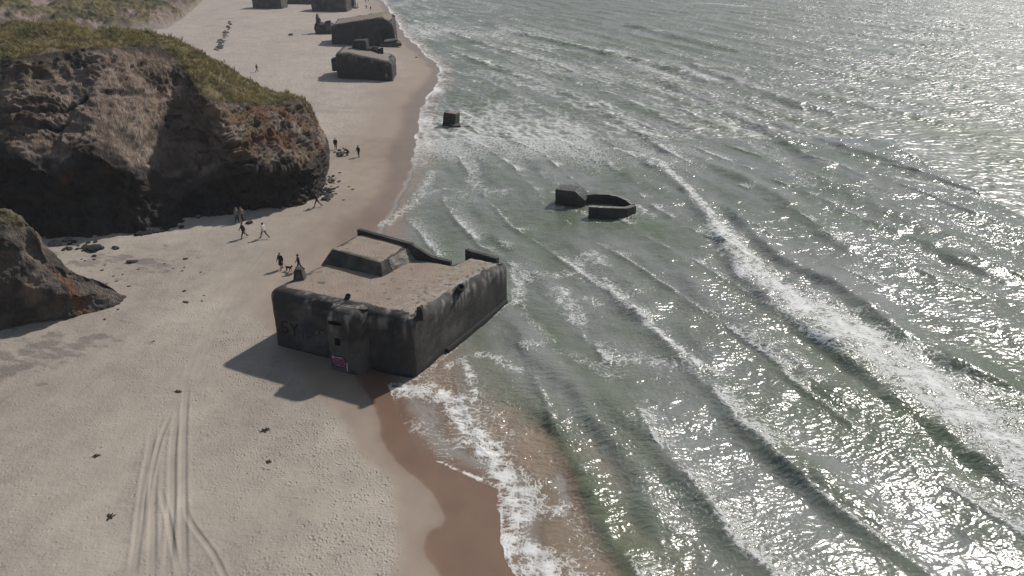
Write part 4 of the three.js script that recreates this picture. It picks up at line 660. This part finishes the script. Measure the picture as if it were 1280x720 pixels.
{
  // big tilted one with a black opening at its seaward end
  const p = onLand(414, 55.5), O = p.clone(), b = thing('bunker', O, 'long dark bunker tilted up towards the sea with a gaping black opening', 'bunker');
  const q = quadFrom(p, [0.999, 0.02], 18.6, [-0.06, -1], 13); q[1].push(0.5); const roof = (x, z) => p.y + 5.2 + 0.15 * Math.min(14.5, x - p.x) - 0.55 * Math.max(0, x - p.x - 15.4) + 0.05 * (p.z - z);
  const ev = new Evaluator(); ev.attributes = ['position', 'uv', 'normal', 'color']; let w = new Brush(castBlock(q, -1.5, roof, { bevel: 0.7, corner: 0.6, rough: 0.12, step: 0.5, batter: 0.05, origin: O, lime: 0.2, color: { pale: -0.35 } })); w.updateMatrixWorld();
  const g = new THREE.BoxGeometry(4.4, 3.4, 5); g.setAttribute('color', new THREE.Float32BufferAttribute(new Float32Array(24 * 3).fill(0.075), 3)); const c = new Brush(g); c.position.set(16.2, 2.6, -1.2); c.rotation.set(0, -0.1, 0.12); c.updateMatrixWorld();
  w = ev.evaluate(w, c, SUBTRACTION); mesh('wall', w.geometry, concrete, b);
  mesh('sand_cover', sandCover(q, roof, O, { margin: 1.0, step: 0.5, color: [0.235, 0.2, 0.15] }), sandSkin, b);
  const s1 = [V3(14.4, 0.1, 1.2), V3(20.6, 0.5, 0.6), V3(19.8, 0.9, -2), V3(14.6, 0.8, -2)].map((v) => v.add(O)); mesh('fallen_slab', hull(s1.map((v) => v.clone().setY(v.y - 0.9)), s1, O, { pale: 0.5 }), concrete, b);
  const s2 = [V3(15.6, 0.9, 0.8), V3(19.6, 1.35, 0.2), V3(19.2, 1.5, -1.6), V3(15.4, 1.3, -1.6)].map((v) => v.add(O)); mesh('fallen_slab', hull(s2.map((v) => v.clone().setY(v.y - 0.35)), s2, O, { pale: 0.55 }), concrete, b);
}
{
  const p = onLand(393.5, 42.5), O = p.clone(), b = thing('bunker_fragment', O, 'small jagged concrete block on the landward side of the long tilted bunker', 'ruin');
  const q = quadFrom(p, [1, 0], 5.4, [0, -1], 5); mesh('wall', castBlock(q, -1, (x) => p.y + 3.0 + 0.3 * Math.sin((x - p.x) * 1.9), { bevel: 0.3, rough: 0.25, step: 0.4, origin: O }), concrete, b);
  const t = quadFrom(p.clone().add(V3(0.15, 0, -1.2)), [1, 0], 1.7, [0, -1], 2.6); mesh('spike', castBlock(t, p.y + 2, (x) => p.y + 6.2 - 1.2 * (x - p.x), { bevel: 0.3, rough: 0.2, step: 0.35, batter: 0.12, origin: O, color: { pale: 0.25 } }), concrete, b);
  const u = quadFrom(p.clone().add(V3(3.4, 0, -1)), [1, 0], 1.6, [0, -1], 2); mesh('stub', castBlock(u, p.y + 2, () => p.y + 3.9, { bevel: 0.2, rough: 0.15, origin: O }), concrete, b);
}
{
  const p = onLand(389.5, 14), O = p.clone(), b = thing('bunker', O, 'dark bunker at the top edge beside a broken slab near the water', 'bunker');
  const q = quadFrom(p, [1, 0.03], 14.6, [0, -1], 12); mesh('wall', castBlock(q, -1.5, slope(p, -0.03, 0, p.y + 6.2), { bevel: 0.6, corner: 0.7, rough: 0.12, step: 0.6, origin: O }), concrete, b);
  for (let k = 0; k < 3; k++) { const s = quadFrom(p.clone().add(V3(3.4 + k * 3.4, 0, 0.55)), [1, 0.03], 0.5, [0, -1], 1); mesh('buttress', castBlock(s, -1, () => p.y + 4.6, { bevel: 0.1, rough: 0.05, step: 0.6, origin: O, color: { pale: 0.05 } }), concrete, b); }
  mesh('sand_cover', sandCover(q, slope(p, -0.03, 0, p.y + 6.2), O, { margin: 1, step: 0.7, color: [0.25, 0.21, 0.18] }), sandSkin, b);
  const p2 = onLand(433, 10), O2 = p2.clone(), f = thing('bunker_fragment', O2, 'collapsed reddish concrete slab and blocks between far bunker and walkers', 'ruin');
  const q2 = quadFrom(p2, [1, 0], 3.6, [0, -1], 4); mesh('block', castBlock(q2, -0.5, slope(p2, -0.2, 0, p2.y + 4.4), { bevel: 0.3, rough: 0.3, step: 0.5, origin: O2, color: { pale: 0.1 } }), concrete, f);
  const s = [V3(-2.2, 1.1, 0.8), V3(4.8, 0.3, 1.4), V3(5.2, 0.4, -1), V3(-2, 1.3, -1)].map((v) => v.add(O2)); mesh('fallen_slab', hull(s.map((v) => v.clone().setY(v.y - 0.8)), s, O2, { pale: 0.45 }), concrete, f);
}
{
  const p = onLand(316, 10.5), O = p.clone(), b = thing('bunker', O, 'grey ribbed bunker at the top edge nearest the dunes', 'bunker');
  const q = quadFrom(p, [1, 0.02], 12.4, [0, -1], 10); mesh('wall', castBlock(q, -1.5, slope(p, 0, 0, p.y + 5.8), { bevel: 0.4, corner: 0.4, rough: 0.06, step: 0.6, origin: O, color: { pale: 0.3 } }), concrete, b);
  for (let k = 0; k < 3; k++) { const s = quadFrom(p.clone().add(V3(1.2 + k * 4.2, 0, 0.6)), [1, 0.02], 1.5, [0, -1], 1.2); mesh('buttress', castBlock(s, -1, () => p.y + 4.9, { bevel: 0.15, rough: 0.06, step: 0.6, origin: O, color: { pale: 0.2 } }), concrete, b); }
  const p2 = onLand(354, 5), O2 = p2.clone(), f = thing('bunker', O2, 'low dark bunker at the top edge between two taller ones', 'bunker');
  const q2 = quadFrom(p2, [1, 0.03], 14, [0, -1], 8); mesh('wall', castBlock(q2, -1.5, slope(p2, 0.02, 0, p2.y + 3.4), { bevel: 0.5, corner: 0.5, rough: 0.15, step: 0.6, origin: O2 }), concrete, f);
  mesh('stub', castBlock(quadFrom(p2.clone().add(V3(-0.8, 0, 1.6)), [1, 0], 1.6, [0, -1], 1.4), -0.5, () => p2.y + 1.7, { bevel: 0.2, rough: 0.2, origin: O2, step: 0.4 }), concrete, f);
}
// ------------------------------------------------------------ wreckage in the shallows
{
  const p = at(563, 157, 0), O = V3(p.x, 0, p.z - 0.6), b = thing('concrete_cube', O, 'tilted dark concrete cube standing in the shallows', 'ruin');
  const g = castBlock([[-1.15, 1.05], [1.15, 1.05], [1.15, -1.15], [-1.15, -1.15]], -1.6, (x) => 2.15 - 0.02 * x, { bevel: 0.12, corner: 0.14, rough: 0.06, step: 0.25, color: { pale: -0.4, tideAndShade: 0.8 } }); const m = mesh('block', g, concrete, b); m.rotation.set(-0.06, -0.3, -0.13);
  const t = mesh('top_crust', sandCover([[-1, 0.9], [1, 0.9], [1, -1], [-1, -1]], () => 2.16, V3(0, 0, 0), { margin: 0.08, step: 0.14, color: [0.26, 0.21, 0.2] }), sandSkin, b); t.rotation.copy(m.rotation);
  const O2 = at(571, 158.5, 0), s = thing('concrete_slab', O2, 'flat broken slab with a thin iron bar beside the tilted cube', 'ruin');
  const l = [V3(-1.4, 0.28, 0.35), V3(0.7, 0.22, 0.45), V3(0.6, 0.5, -0.7), V3(-1.2, 0.55, -0.7)].map((v) => v.add(O2)); mesh('slab', hull(l.map((v) => v.clone().setY(v.y - 0.9)), l, O2, { pale: 0.25 }), concrete, s);
  const bar = new THREE.CylinderGeometry(0.05, 0.06, 2.6, 8); bar.setAttribute('color', new THREE.Float32BufferAttribute(new Float32Array(bar.attributes.position.count * 3).fill(0.03), 3)); const bm = mesh('iron_bar', bar, concrete, s); bm.rotation.z = Math.PI / 2 - 0.03; bm.position.set(1.0, 0.2, 0.42);
}
{
  const O = at(745, 262, 0), r = thing('ruin_ring', O, 'black boat-shaped ring of concrete wall standing in the sea', 'ruin');
  const W = (px, py, h) => { const q = at(px, py, h); return q; };
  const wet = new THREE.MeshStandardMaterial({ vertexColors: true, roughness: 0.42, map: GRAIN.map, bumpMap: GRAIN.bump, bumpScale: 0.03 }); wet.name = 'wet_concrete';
  const o = { pale: -0.6, tideAndShade: 1.4 };  // ring's shaded side put into the colour: concrete darkened, algae raised high
  // landward block, then the far wall, prow and near wall
  const bl = [W(693.5, 256.5, 0), W(719, 259.5, 0), W(727, 252.5, 0), W(701, 249.5, 0)], top = bl.map((v, i) => v.clone().setY([2.0, 2.15, 1.7, 2.0][i]));
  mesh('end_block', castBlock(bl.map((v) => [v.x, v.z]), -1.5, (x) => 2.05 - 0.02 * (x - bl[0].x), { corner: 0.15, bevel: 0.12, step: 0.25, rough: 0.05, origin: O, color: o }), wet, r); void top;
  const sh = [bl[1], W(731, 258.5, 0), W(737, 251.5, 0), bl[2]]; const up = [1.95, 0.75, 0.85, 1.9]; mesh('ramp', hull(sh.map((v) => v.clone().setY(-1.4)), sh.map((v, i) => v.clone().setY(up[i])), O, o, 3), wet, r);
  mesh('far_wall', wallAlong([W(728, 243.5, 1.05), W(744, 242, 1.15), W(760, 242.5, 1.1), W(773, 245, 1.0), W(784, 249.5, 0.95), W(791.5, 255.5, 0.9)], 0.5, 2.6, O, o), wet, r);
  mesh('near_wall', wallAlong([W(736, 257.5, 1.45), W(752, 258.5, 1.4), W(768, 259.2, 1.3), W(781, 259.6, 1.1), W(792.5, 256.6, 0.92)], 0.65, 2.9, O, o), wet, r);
}

// ------------------------------------------------------------ solid figures from a distance field (surface nets)
function skinned(f, lo, hi, cell, paint) {
  const n = [0, 1, 2].map((k) => Math.ceil((hi[k] - lo[k]) / cell) + 1), [nx, ny, nz] = n, v = new Float32Array(nx * ny * nz), id = (i, j, k) => (k * ny + j) * nx + i;
  for (let k = 0; k < nz; k++) for (let j = 0; j < ny; j++) for (let i = 0; i < nx; i++) v[id(i, j, k)] = f(lo[0] + i * cell, lo[1] + j * cell, lo[2] + k * cell);
  const vert = new Int32Array(nx * ny * nz).fill(-1), pos = [], idx = [], cube = [[0, 0, 0], [1, 0, 0], [0, 1, 0], [1, 1, 0], [0, 0, 1], [1, 0, 1], [0, 1, 1], [1, 1, 1]], ed = [[0, 1], [2, 3], [4, 5], [6, 7], [0, 2], [1, 3], [4, 6], [5, 7], [0, 4], [1, 5], [2, 6], [3, 7]];
  for (let k = 0; k < nz - 1; k++) for (let j = 0; j < ny - 1; j++) for (let i = 0; i < nx - 1; i++) {
    let x = 0, y = 0, z = 0, c = 0; const q = cube.map(([a, b, d]) => v[id(i + a, j + b, k + d)]);
    for (const [a, b] of ed) if ((q[a] < 0) !== (q[b] < 0)) { const t = q[a] / (q[a] - q[b]); x += mix(cube[a][0], cube[b][0], t); y += mix(cube[a][1], cube[b][1], t); z += mix(cube[a][2], cube[b][2], t); c++; }
    if (c) { vert[id(i, j, k)] = pos.length / 3; pos.push(lo[0] + (i + x / c) * cell, lo[1] + (j + y / c) * cell, lo[2] + (k + z / c) * cell); }
  }
  const Q = (a, b, c, d, flip) => { if (flip) idx.push(a, b, c, a, c, d); else idx.push(a, c, b, a, d, c); };
  for (let k = 1; k < nz - 1; k++) for (let j = 1; j < ny - 1; j++) for (let i = 1; i < nx - 1; i++) {
    const s = v[id(i, j, k)] < 0;
    if (s !== v[id(i + 1, j, k)] < 0) Q(vert[id(i, j - 1, k - 1)], vert[id(i, j, k - 1)], vert[id(i, j, k)], vert[id(i, j - 1, k)], s);
    if (s !== v[id(i, j + 1, k)] < 0) Q(vert[id(i - 1, j, k - 1)], vert[id(i - 1, j, k)], vert[id(i, j, k)], vert[id(i, j, k - 1)], s);
    if (s !== v[id(i, j, k + 1)] < 0) Q(vert[id(i - 1, j - 1, k)], vert[id(i, j - 1, k)], vert[id(i, j, k)], vert[id(i - 1, j, k)], s);
  }
  const g = new THREE.BufferGeometry(); g.setAttribute('position', new THREE.Float32BufferAttribute(pos, 3));
  if (paint) { const c = []; for (let i = 0; i < pos.length; i += 3) c.push(...paint(pos[i], pos[i + 1], pos[i + 2])); g.setAttribute('color', new THREE.Float32BufferAttribute(c, 3)); }
  g.setIndex(idx); g.computeVertexNormals(); return g;
}
const capsule = (x, y, z, b) => { const [ax, ay, az, ra, bx, by, bz, rb] = b, dx = bx - ax, dy = by - ay, dz = bz - az, px = x - ax, py = y - ay, pz = z - az, t = clamp((px * dx + py * dy + pz * dz) / (dx * dx + dy * dy + dz * dz + 1e-9)); return Math.hypot(px - dx * t, py - dy * t, pz - dz * t) - mix(ra, rb, t); };
const smin = (a, b, k) => { const h = clamp(0.5 + 0.5 * (b - a) / k); return mix(b, a, h) - k * h * (1 - h); };
const cloth = new THREE.MeshStandardMaterial({ vertexColors: true, roughness: 0.9 }); cloth.name = 'clothed_figure';
const SKIN = [0.42, 0.27, 0.2];
// a figure looks along +z; stride, arm swing, bend and crouch set the pose
function person({ stride = 0, arms = stride * 0.7, bend = 0, crouch = 0, top = [0.03, 0.03, 0.035], legs = [0.025, 0.027, 0.035], hair = [0.05, 0.035, 0.025], sleeve = 0.95, skirt = 0, bag = false }) {
  const hip = 0.92 - 0.5 * crouch, back = crouch * 0.18, B = [], tag2 = []; const add = (k, ...b) => { B.push(b); tag2.push(k); };
  const J = {}; const tb = bend, sx = Math.sin(tb), cy = Math.cos(tb);
  const tor = (x, up, f = 0) => [x, hip + up * cy - f * sx, -back + up * sx + f * cy];
  for (const s of [-1, 1]) {
    const a = stride * s, th = a + crouch * 1.25, hx = 0.085 * s, kx = hx * 1.05, kn = [kx, hip - Math.cos(th) * 0.44, -back + Math.sin(th) * 0.44], sh = a < 0 ? a - 0.25 - stride * 0.2 : a * 0.7, sl = crouch ? -0.55 * crouch : sh, an = [kx, Math.max(0.075, kn[1] - Math.cos(sl) * 0.42), kn[2] + Math.sin(sl) * 0.42];
    add('leg', hx, hip, -back, 0.092, ...kn, 0.062); add('leg', ...kn, 0.062, an[0], an[1], an[2], 0.042); add('shoe', an[0], an[1] - 0.03, an[2] - 0.04, 0.042, an[0] + 0.02 * s, an[1] - 0.045, an[2] + 0.16, 0.034);
    const S = tor(0.175 * s, 0.49), aa = -arms * s, el = [S[0] + 0.06 * s, S[1] - Math.cos(aa) * 0.28, S[2] + Math.sin(aa) * 0.28 + bend * 0.1], wr = [el[0] + 0.01 * s, el[1] - Math.cos(aa + 0.3) * 0.24, el[2] + Math.sin(aa + 0.35) * 0.24];
    add('arm', ...S, 0.056, ...el, 0.044); add('fore', ...el, 0.043, ...wr, 0.032);
    for (let k = 0; k < 4; k++) add('hand', wr[0], wr[1] - 0.03, wr[2] - 0.02 + k * 0.02, 0.016, wr[0] - 0.005 * s, wr[1] - 0.15 + 0.012 * Math.abs(k - 1.5), wr[2] - 0.01 + k * 0.024, 0.009);
    add('hand', wr[0], wr[1] - 0.02, wr[2] + 0.02, 0.016, wr[0] - 0.02 * s, wr[1] - 0.09, wr[2] + 0.07, 0.01);
  }
  for (const s of [-1, 1]) { const a = tor(0.06 * s, 0.02), b = tor(0.085 * s, 0.42, 0.01); add('top', ...a, 0.115, ...b, 0.115); }
  add('top', ...tor(-0.15, 0.49), 0.065, ...tor(0.15, 0.49), 0.065); add('neck', ...tor(0, 0.5), 0.058, ...tor(0, 0.62, 0.02), 0.052);
  if (skirt) add('top', ...tor(0, 0.05), 0.15, 0, hip - skirt, -back, 0.2); if (bag) add('bag', ...tor(0, 0.2, -0.17), 0.1, ...tor(0, 0.42, -0.16), 0.1);
  const Hc = tor(0, 0.71, 0.035), Hd = tor(0, 0.655, 0.06); const head = (x, y, z) => { const hx = x - Hc[0], hy = y - Hc[1], hz = z - Hc[2]; let d = (Math.hypot(hx / 0.078, hy / 0.115, hz / 0.098) - 1) * 0.085; d = smin(d, capsule(x, y, z, [Hd[0], Hd[1], Hd[2], 0.045, Hd[0], Hd[1] - 0.01, Hd[2] + 0.02, 0.04]), 0.04); d = smin(d, capsule(x, y, z, [Hc[0], Hc[1] - 0.005, Hc[2] + 0.09, 0.012, Hc[0], Hc[1] - 0.025, Hc[2] + 0.105, 0.014]), 0.015); for (const s of [-1, 1]) { d = smin(d, Math.hypot((hx - 0.08 * s) / 0.5, hy, hz + 0.005) - 0.026, 0.01); d = Math.max(d, 0.013 - Math.hypot(hx - 0.03 * s, hy - 0.012, hz - 0.099)); } return Math.max(d, 0.007 - Math.hypot(hx / 3, hy + 0.055, hz - 0.1)); };
  const f = (x, y, z) => { let d = 9; for (let i = 0; i < B.length; i++) d = smin(d, capsule(x, y, z, B[i]), tag2[i] === 'hand' ? 0.006 : 0.035); return smin(d, head(x, y, z), 0.03); };
  const paint = (x, y, z) => { let best = 9, k = 'top'; for (let i = 0; i < B.length; i++) { const d = capsule(x, y, z, B[i]); if (d < best) { best = d; k = tag2[i]; } } if (head(x, y, z) < best) k = 'head'; return { leg: legs, shoe: [0.03, 0.03, 0.03], top, arm: top, fore: sleeve > 0.5 ? top : SKIN, hand: SKIN, head: SKIN, neck: SKIN, bag: [0.05, 0.05, 0.07] }[k]; };
  const body = skinned(f, [-0.5, -0.01, -0.75], [0.5, 1.82, 0.85], 0.021, paint), g = new THREE.Group(); const m = new THREE.Mesh(body, cloth); m.name = 'body'; g.add(m);
  const hairF = (x, y, z) => Math.max((Math.hypot((x - Hc[0]) / 0.09, (y - Hc[1] - 0.02) / 0.115, (z - Hc[2] + 0.02) / 0.108) - 1) * 0.09, (z - Hc[2]) * 0.8 - (y - Hc[1]) * 0.6 - 0.0);
  const hm = new THREE.Mesh(skinned(hairF, [Hc[0] - 0.13, Hc[1] - 0.16, Hc[2] - 0.17], [Hc[0] + 0.13, Hc[1] + 0.18, Hc[2] + 0.14], 0.016, () => hair), cloth); hm.name = 'hair'; g.add(hm); return lit(g);
}
scene.fog = new THREE.FogExp2(new THREE.Color().setRGB(0.8, 0.83, 0.88), 0.00022);
const WHITE = [0.62, 0.6, 0.57], BLACK = [0.022, 0.022, 0.025], NAVY = [0.025, 0.032, 0.06], GREYC = [0.16, 0.16, 0.16], BEIGE = [0.3, 0.25, 0.19];
const folk = {
  walkDark: person({ stride: 0.42, top: BLACK, legs: BLACK }), walkDark2: person({ stride: 0.34, top: NAVY, legs: BLACK, hair: [0.02, 0.015, 0.012] }), dress: person({ stride: 0.25, top: BLACK, legs: SKIN, skirt: 0.32, hair: [0.18, 0.11, 0.06] }),
  white: person({ stride: 0.48, top: WHITE, legs: [0.045, 0.045, 0.05], sleeve: 0.2 }), standGrey: person({ stride: 0.06, arms: 0.1, top: GREYC, legs: NAVY }), standPale: person({ stride: 0.1, arms: 0.25, top: BEIGE, legs: BLACK, bag: true }), standDark: person({ stride: 0.05, arms: 0.15, top: BLACK, legs: BLACK }), bend: person({ stride: 0.1, arms: 0.2, bend: 1.0, crouch: 0.45, top: BLACK, legs: NAVY }),
};
function putPerson(kind, px, py, face, label, group) { const g = folk[kind].clone(); g.name = numbered('person'); const p = onLand(px, py); g.position.copy(p).setY(p.y - 0.012); g.rotation.y = face; g.scale.set(1.16, 1.03, 1.16); scene.add(g); tag(g, label, 'person', group); return g; }
putPerson('dress', 352, 337, -0.4, 'person in short black dress walking beside the big bunker');
putPerson('walkDark2', 374.5, 339, -1.2, 'person in dark clothes beside the grey stub on the bunker roof');
putPerson('standGrey', 297, 278, 0.9, 'person in grey top nearest the cliff, left of a pair'); putPerson('standPale', 303.5, 277, -0.8, 'person in pale top with rucksack, right of the pair below the cliff');
putPerson('walkDark', 305, 298, -0.7, 'person in black walking in front of the pair below the cliff'); putPerson('white', 330.5, 298, -2.0, 'person in white shirt striding across the sand');
putPerson('walkDark', 397, 259, -1.5, 'person in black striding along the foot of the cliff point'); putPerson('standPale', 404, 213.5, 1.4, 'person in pale top standing against the cliff point');
putPerson('standDark', 420, 187, 0.3, 'person in black standing at the tip of the cliff point'); putPerson('bend', 435, 194.5, -1.6, 'person in dark clothes bending over at a rock'); putPerson('standDark', 448.5, 196.5, -0.6, 'person in black standing apart on the sand near the waterline');
putPerson('walkDark2', 321.5, 90, 2.4, 'lone person in dark clothes on the wide far beach'); putPerson('standGrey', 483.5, 101.5, 0.2, 'person standing at the seaward corner of the turret bunker');
putPerson('walkDark', 457, 3, 0, 'tiny far walker in black, left of the upper two', 'far walkers at the water'); putPerson('walkDark2', 460.5, 2.5, 0, 'tiny far walker in dark blue, right of the upper two', 'far walkers at the water'); putPerson('walkDark', 458, 11.5, 0.2, 'far walker in black, left of the lower two', 'far walkers at the water'); putPerson('standDark', 463.5, 13, 0.1, 'far walker in black, rightmost and lowest of the group', 'far walkers at the water'); putPerson('walkDark2', 447, 9, 1, 'far walker beside the collapsed slab');
{ // dogs
  const bones = [[0, 0.42, 0.24, 0.115, 0, 0.44, -0.2, 0.085], [0, 0.46, 0.26, 0.07, 0, 0.58, 0.4, 0.055], [0, 0.6, 0.4, 0.065, 0, 0.56, 0.54, 0.035], [0, 0.47, -0.24, 0.03, 0, 0.6, -0.44, 0.014]];
  for (const s of [-1, 1]) { bones.push([0.07 * s, 0.4, 0.22, 0.055, 0.075 * s, 0.22, 0.2 + 0.05 * s, 0.03], [0.075 * s, 0.22, 0.2 + 0.05 * s, 0.03, 0.075 * s, 0.03, 0.22 + 0.08 * s, 0.024], [0.075 * s, 0.03, 0.22 + 0.08 * s, 0.026, 0.075 * s, 0.025, 0.27 + 0.08 * s, 0.024], [0.07 * s, 0.42, -0.2, 0.07, 0.08 * s, 0.27, -0.13 - 0.06 * s, 0.04], [0.08 * s, 0.27, -0.13 - 0.06 * s, 0.04, 0.08 * s, 0.17, -0.27 - 0.06 * s, 0.026], [0.08 * s, 0.17, -0.27 - 0.06 * s, 0.026, 0.08 * s, 0.03, -0.24 - 0.06 * s, 0.024], [0.08 * s, 0.03, -0.24 - 0.06 * s, 0.026, 0.08 * s, 0.025, -0.19 - 0.06 * s, 0.024], [0.04 * s, 0.64, 0.38, 0.022, 0.065 * s, 0.7, 0.36, 0.01]); }
  const g = skinned((x, y, z) => { let d = 9; for (const b of bones) d = smin(d, capsule(x, y, z, b), 0.03); return d; }, [-0.2, -0.01, -0.52], [0.2, 0.78, 0.64], 0.018, () => [0.03, 0.025, 0.022]);
  const dog = tag(mesh('dog', g, cloth), 'small black dog trotting between two people beside the big bunker', 'dog'); dog.position.copy(onLand(361, 339)); dog.rotation.y = 1.2;
}

// ------------------------------------------------------------ stones, weed and driftwood
const stoneGeo = [...Array(9).keys()].map((k) => {
  const g = mergeVertices(new THREE.IcosahedronGeometry(1, 3).deleteAttribute('normal').deleteAttribute('uv'), 1e-4), p = g.attributes.position, v = V3(), col = [], uv = [];
  for (let i = 0; i < p.count; i++) { v.fromBufferAttribute(p, i); const d = 1 + 0.5 * fbm3(v.x * 0.9 + k * 7, v.y * 0.9, v.z * 0.9, 2) + 0.12 * n3(v.x * 4, v.y * 4 + k, v.z * 4); const q = Math.max(Math.abs(v.x), Math.abs(v.y), Math.abs(v.z)); v.multiplyScalar(d * mix(1, 0.8 / q, 0.45)); v.y *= 0.66; p.setXYZ(i, v.x, v.y, v.z); const t = 0.8 + 0.5 * fbm3(v.x * 2 + k, v.y * 2, v.z * 2, 2); col.push(t, t * 0.97, t * 0.94); uv.push(v.x, v.z + v.y); }
  g.setAttribute('color', new THREE.Float32BufferAttribute(col, 3)); g.setAttribute('uv', new THREE.Float32BufferAttribute(uv, 2)); g.computeVertexNormals(); return g;
});
const stoneMat = [[0.05, 0.046, 0.043], [0.085, 0.075, 0.066], [0.035, 0.032, 0.031], [0.19, 0.17, 0.155], [0.3, 0.28, 0.26]].map((c, i) => { const m = new THREE.MeshStandardMaterial({ color: new THREE.Color().setRGB(...c), vertexColors: true, roughness: 0.9, map: GRAIN.map, bumpMap: GRAIN.bump, bumpScale: 0.06 }); m.name = 'stone_' + ['dark', 'brown', 'black', 'grey', 'pale'][i]; return m; });
const sr = mulberry(2024);
function stone(px, py, size, tone, label, group, name = 'rock', cat = 'rock', flat = 1) { const p = onLand(px, py), m = tag(mesh(name, stoneGeo[Math.floor(sr() * 9)], stoneMat[tone]), label, cat, group); m.position.copy(p).setY(p.y + size * 0.18 * flat); m.rotation.set(sr() * 0.3, sr() * 6.28, sr() * 0.3); m.scale.set(size * (0.8 + 0.5 * sr()), size * (0.6 + 0.35 * sr()) * flat, size * (0.8 + 0.4 * sr())); return m; }
const gauss = () => (sr() + sr() + sr() - 1.5) / 0.87;
for (let k = 0; k < 110; k++) { const t = sr(); stone(176 + 46 * t + 8 * gauss(), 293 - 14 * t + 4.5 * gauss() * (0.4 + t), 0.16 + 0.42 * sr() * sr(), sr() < 0.8 ? 2 : 0, 'dark rock in the heap below the cliff hollow', 'rubble below the cliff hollow'); }
for (let k = 0; k < 42; k++) stone(112 + 24 * gauss(), 309 + 9 * gauss(), 0.12 + 0.3 * sr() * sr(), sr() < 0.75 ? 0 : 1, 'dark stone scattered on the sand between cliff and spur', 'stones between cliff and spur');
for (let k = 0; k < 46; k++) { const t = sr(); stone(406 + 12 * t + 5 * gauss(), 248 - 26 * t + 6 * gauss(), 0.1 + 0.42 * sr() * sr(), sr() < 0.7 ? 0 : 3, 'grey rock fallen at the cliff point', 'rocks at the cliff point'); }
for (let k = 0; k < 24; k++) stone(428 + 8 * gauss(), 193 + 3 * gauss(), 0.12 + 0.3 * sr() * sr(), sr() < 0.7 ? 0 : 1, 'dark rock beside the bending person', 'rocks beside the bending person');
for (let k = 0; k < 60; k++) { const t = sr(); stone(mix(272, 288, t) + 3.2 * gauss() * (1.3 - t), mix(64, 28, t) + 2 * gauss(), 0.25 + 0.35 * sr(), sr() < 0.3 ? 1 : sr() < 0.7 ? 3 : 4, 'stone in the row of boulders below the far dunes', 'boulder row below the far dunes'); }
stone(68, 306, 0.55, 4, 'pale boulder in the gap behind the clay spur, lower of two'); stone(84, 301, 0.5, 4, 'pale boulder in the gap behind the clay spur, upper of two'); stone(118, 312, 0.6, 0, 'largest dark rock between the cliff and the spur'); stone(167, 327, 0.5, 1, 'brown flat rock on the sand in front of the rubble', undefined, 'rock', 'rock', 0.5);
stone(312, 279, 0.32, 2, 'dark lump on the sand beside the pair below the cliff'); stone(364, 44, 0.75, 2, 'dark lump alone on the far beach near the small jagged block'); stone(520, 72, 0.3, 2, 'small dark stone at the far waterline');
const weedMat = new THREE.MeshStandardMaterial({ color: new THREE.Color().setRGB(0.028, 0.022, 0.016), roughness: 0.7 }); weedMat.name = 'dry_weed';
function weed(px, py, r, label, group) {                              // a tangle of strands
  const p = onLand(px, py), parts = [];
  for (let k = 0; k < 16; k++) { let a = sr() * 6.28, x = gauss() * r * 0.35, z = gauss() * r * 0.35; const pts = []; for (let i = 0; i < 5; i++) { pts.push(V3(x, 0.015 + 0.07 * r * sr() * 2, z)); a += gauss() * 0.9; x += Math.cos(a) * r * 0.15; z += Math.sin(a) * r * 0.15; } parts.push(new THREE.TubeGeometry(new THREE.CatmullRomCurve3(pts), 8, 0.018 + 0.03 * sr() * r, 5)); }
  const m = tag(mesh('seaweed_clump', mergeGeometries(parts), weedMat), label, 'seaweed', group); m.position.copy(p); return m;
}
weed(222, 490, 0.34, 'dark seaweed clump lying above the tyre tracks'); weed(331, 538, 0.42, 'dark seaweed clump just below the bunker shadow'); weed(336, 577, 0.28, 'small seaweed clump in trodden sand below the larger one'); weed(138, 646, 0.34, 'dark seaweed clump left of the tyre tracks'); weed(120, 570, 0.3, 'thin trail of seaweed left of the tyre tracks, upper of two');
weed(232, 378, 0.34, 'seaweed clump on the sand toward the clay spur, lowest of three'); weed(230, 364, 0.26, 'seaweed clump on the sand toward the clay spur, middle of three'); weed(232, 324, 0.4, 'seaweed patch on the sand in front of the cliff, topmost of three');
for (let k = 0; k < 26; k++) weed(80 + 180 * sr(), 330 + 110 * sr() * sr() + (sr() < 0.4 ? 0 : -6), 0.1 + 0.14 * sr(), 'scrap of dark weed strewn on the sand below the cliff', 'weed scraps below the cliff');
for (let k = 0; k < 10; k++) weed(420 + 25 * gauss(), 232 + 14 * gauss(), 0.2 + 0.15 * sr(), 'scrap of dark weed on the sand off the cliff point', 'weed scraps off the cliff point');
console.log('all', performance.now() | 0);
renderer.render(scene, camera);
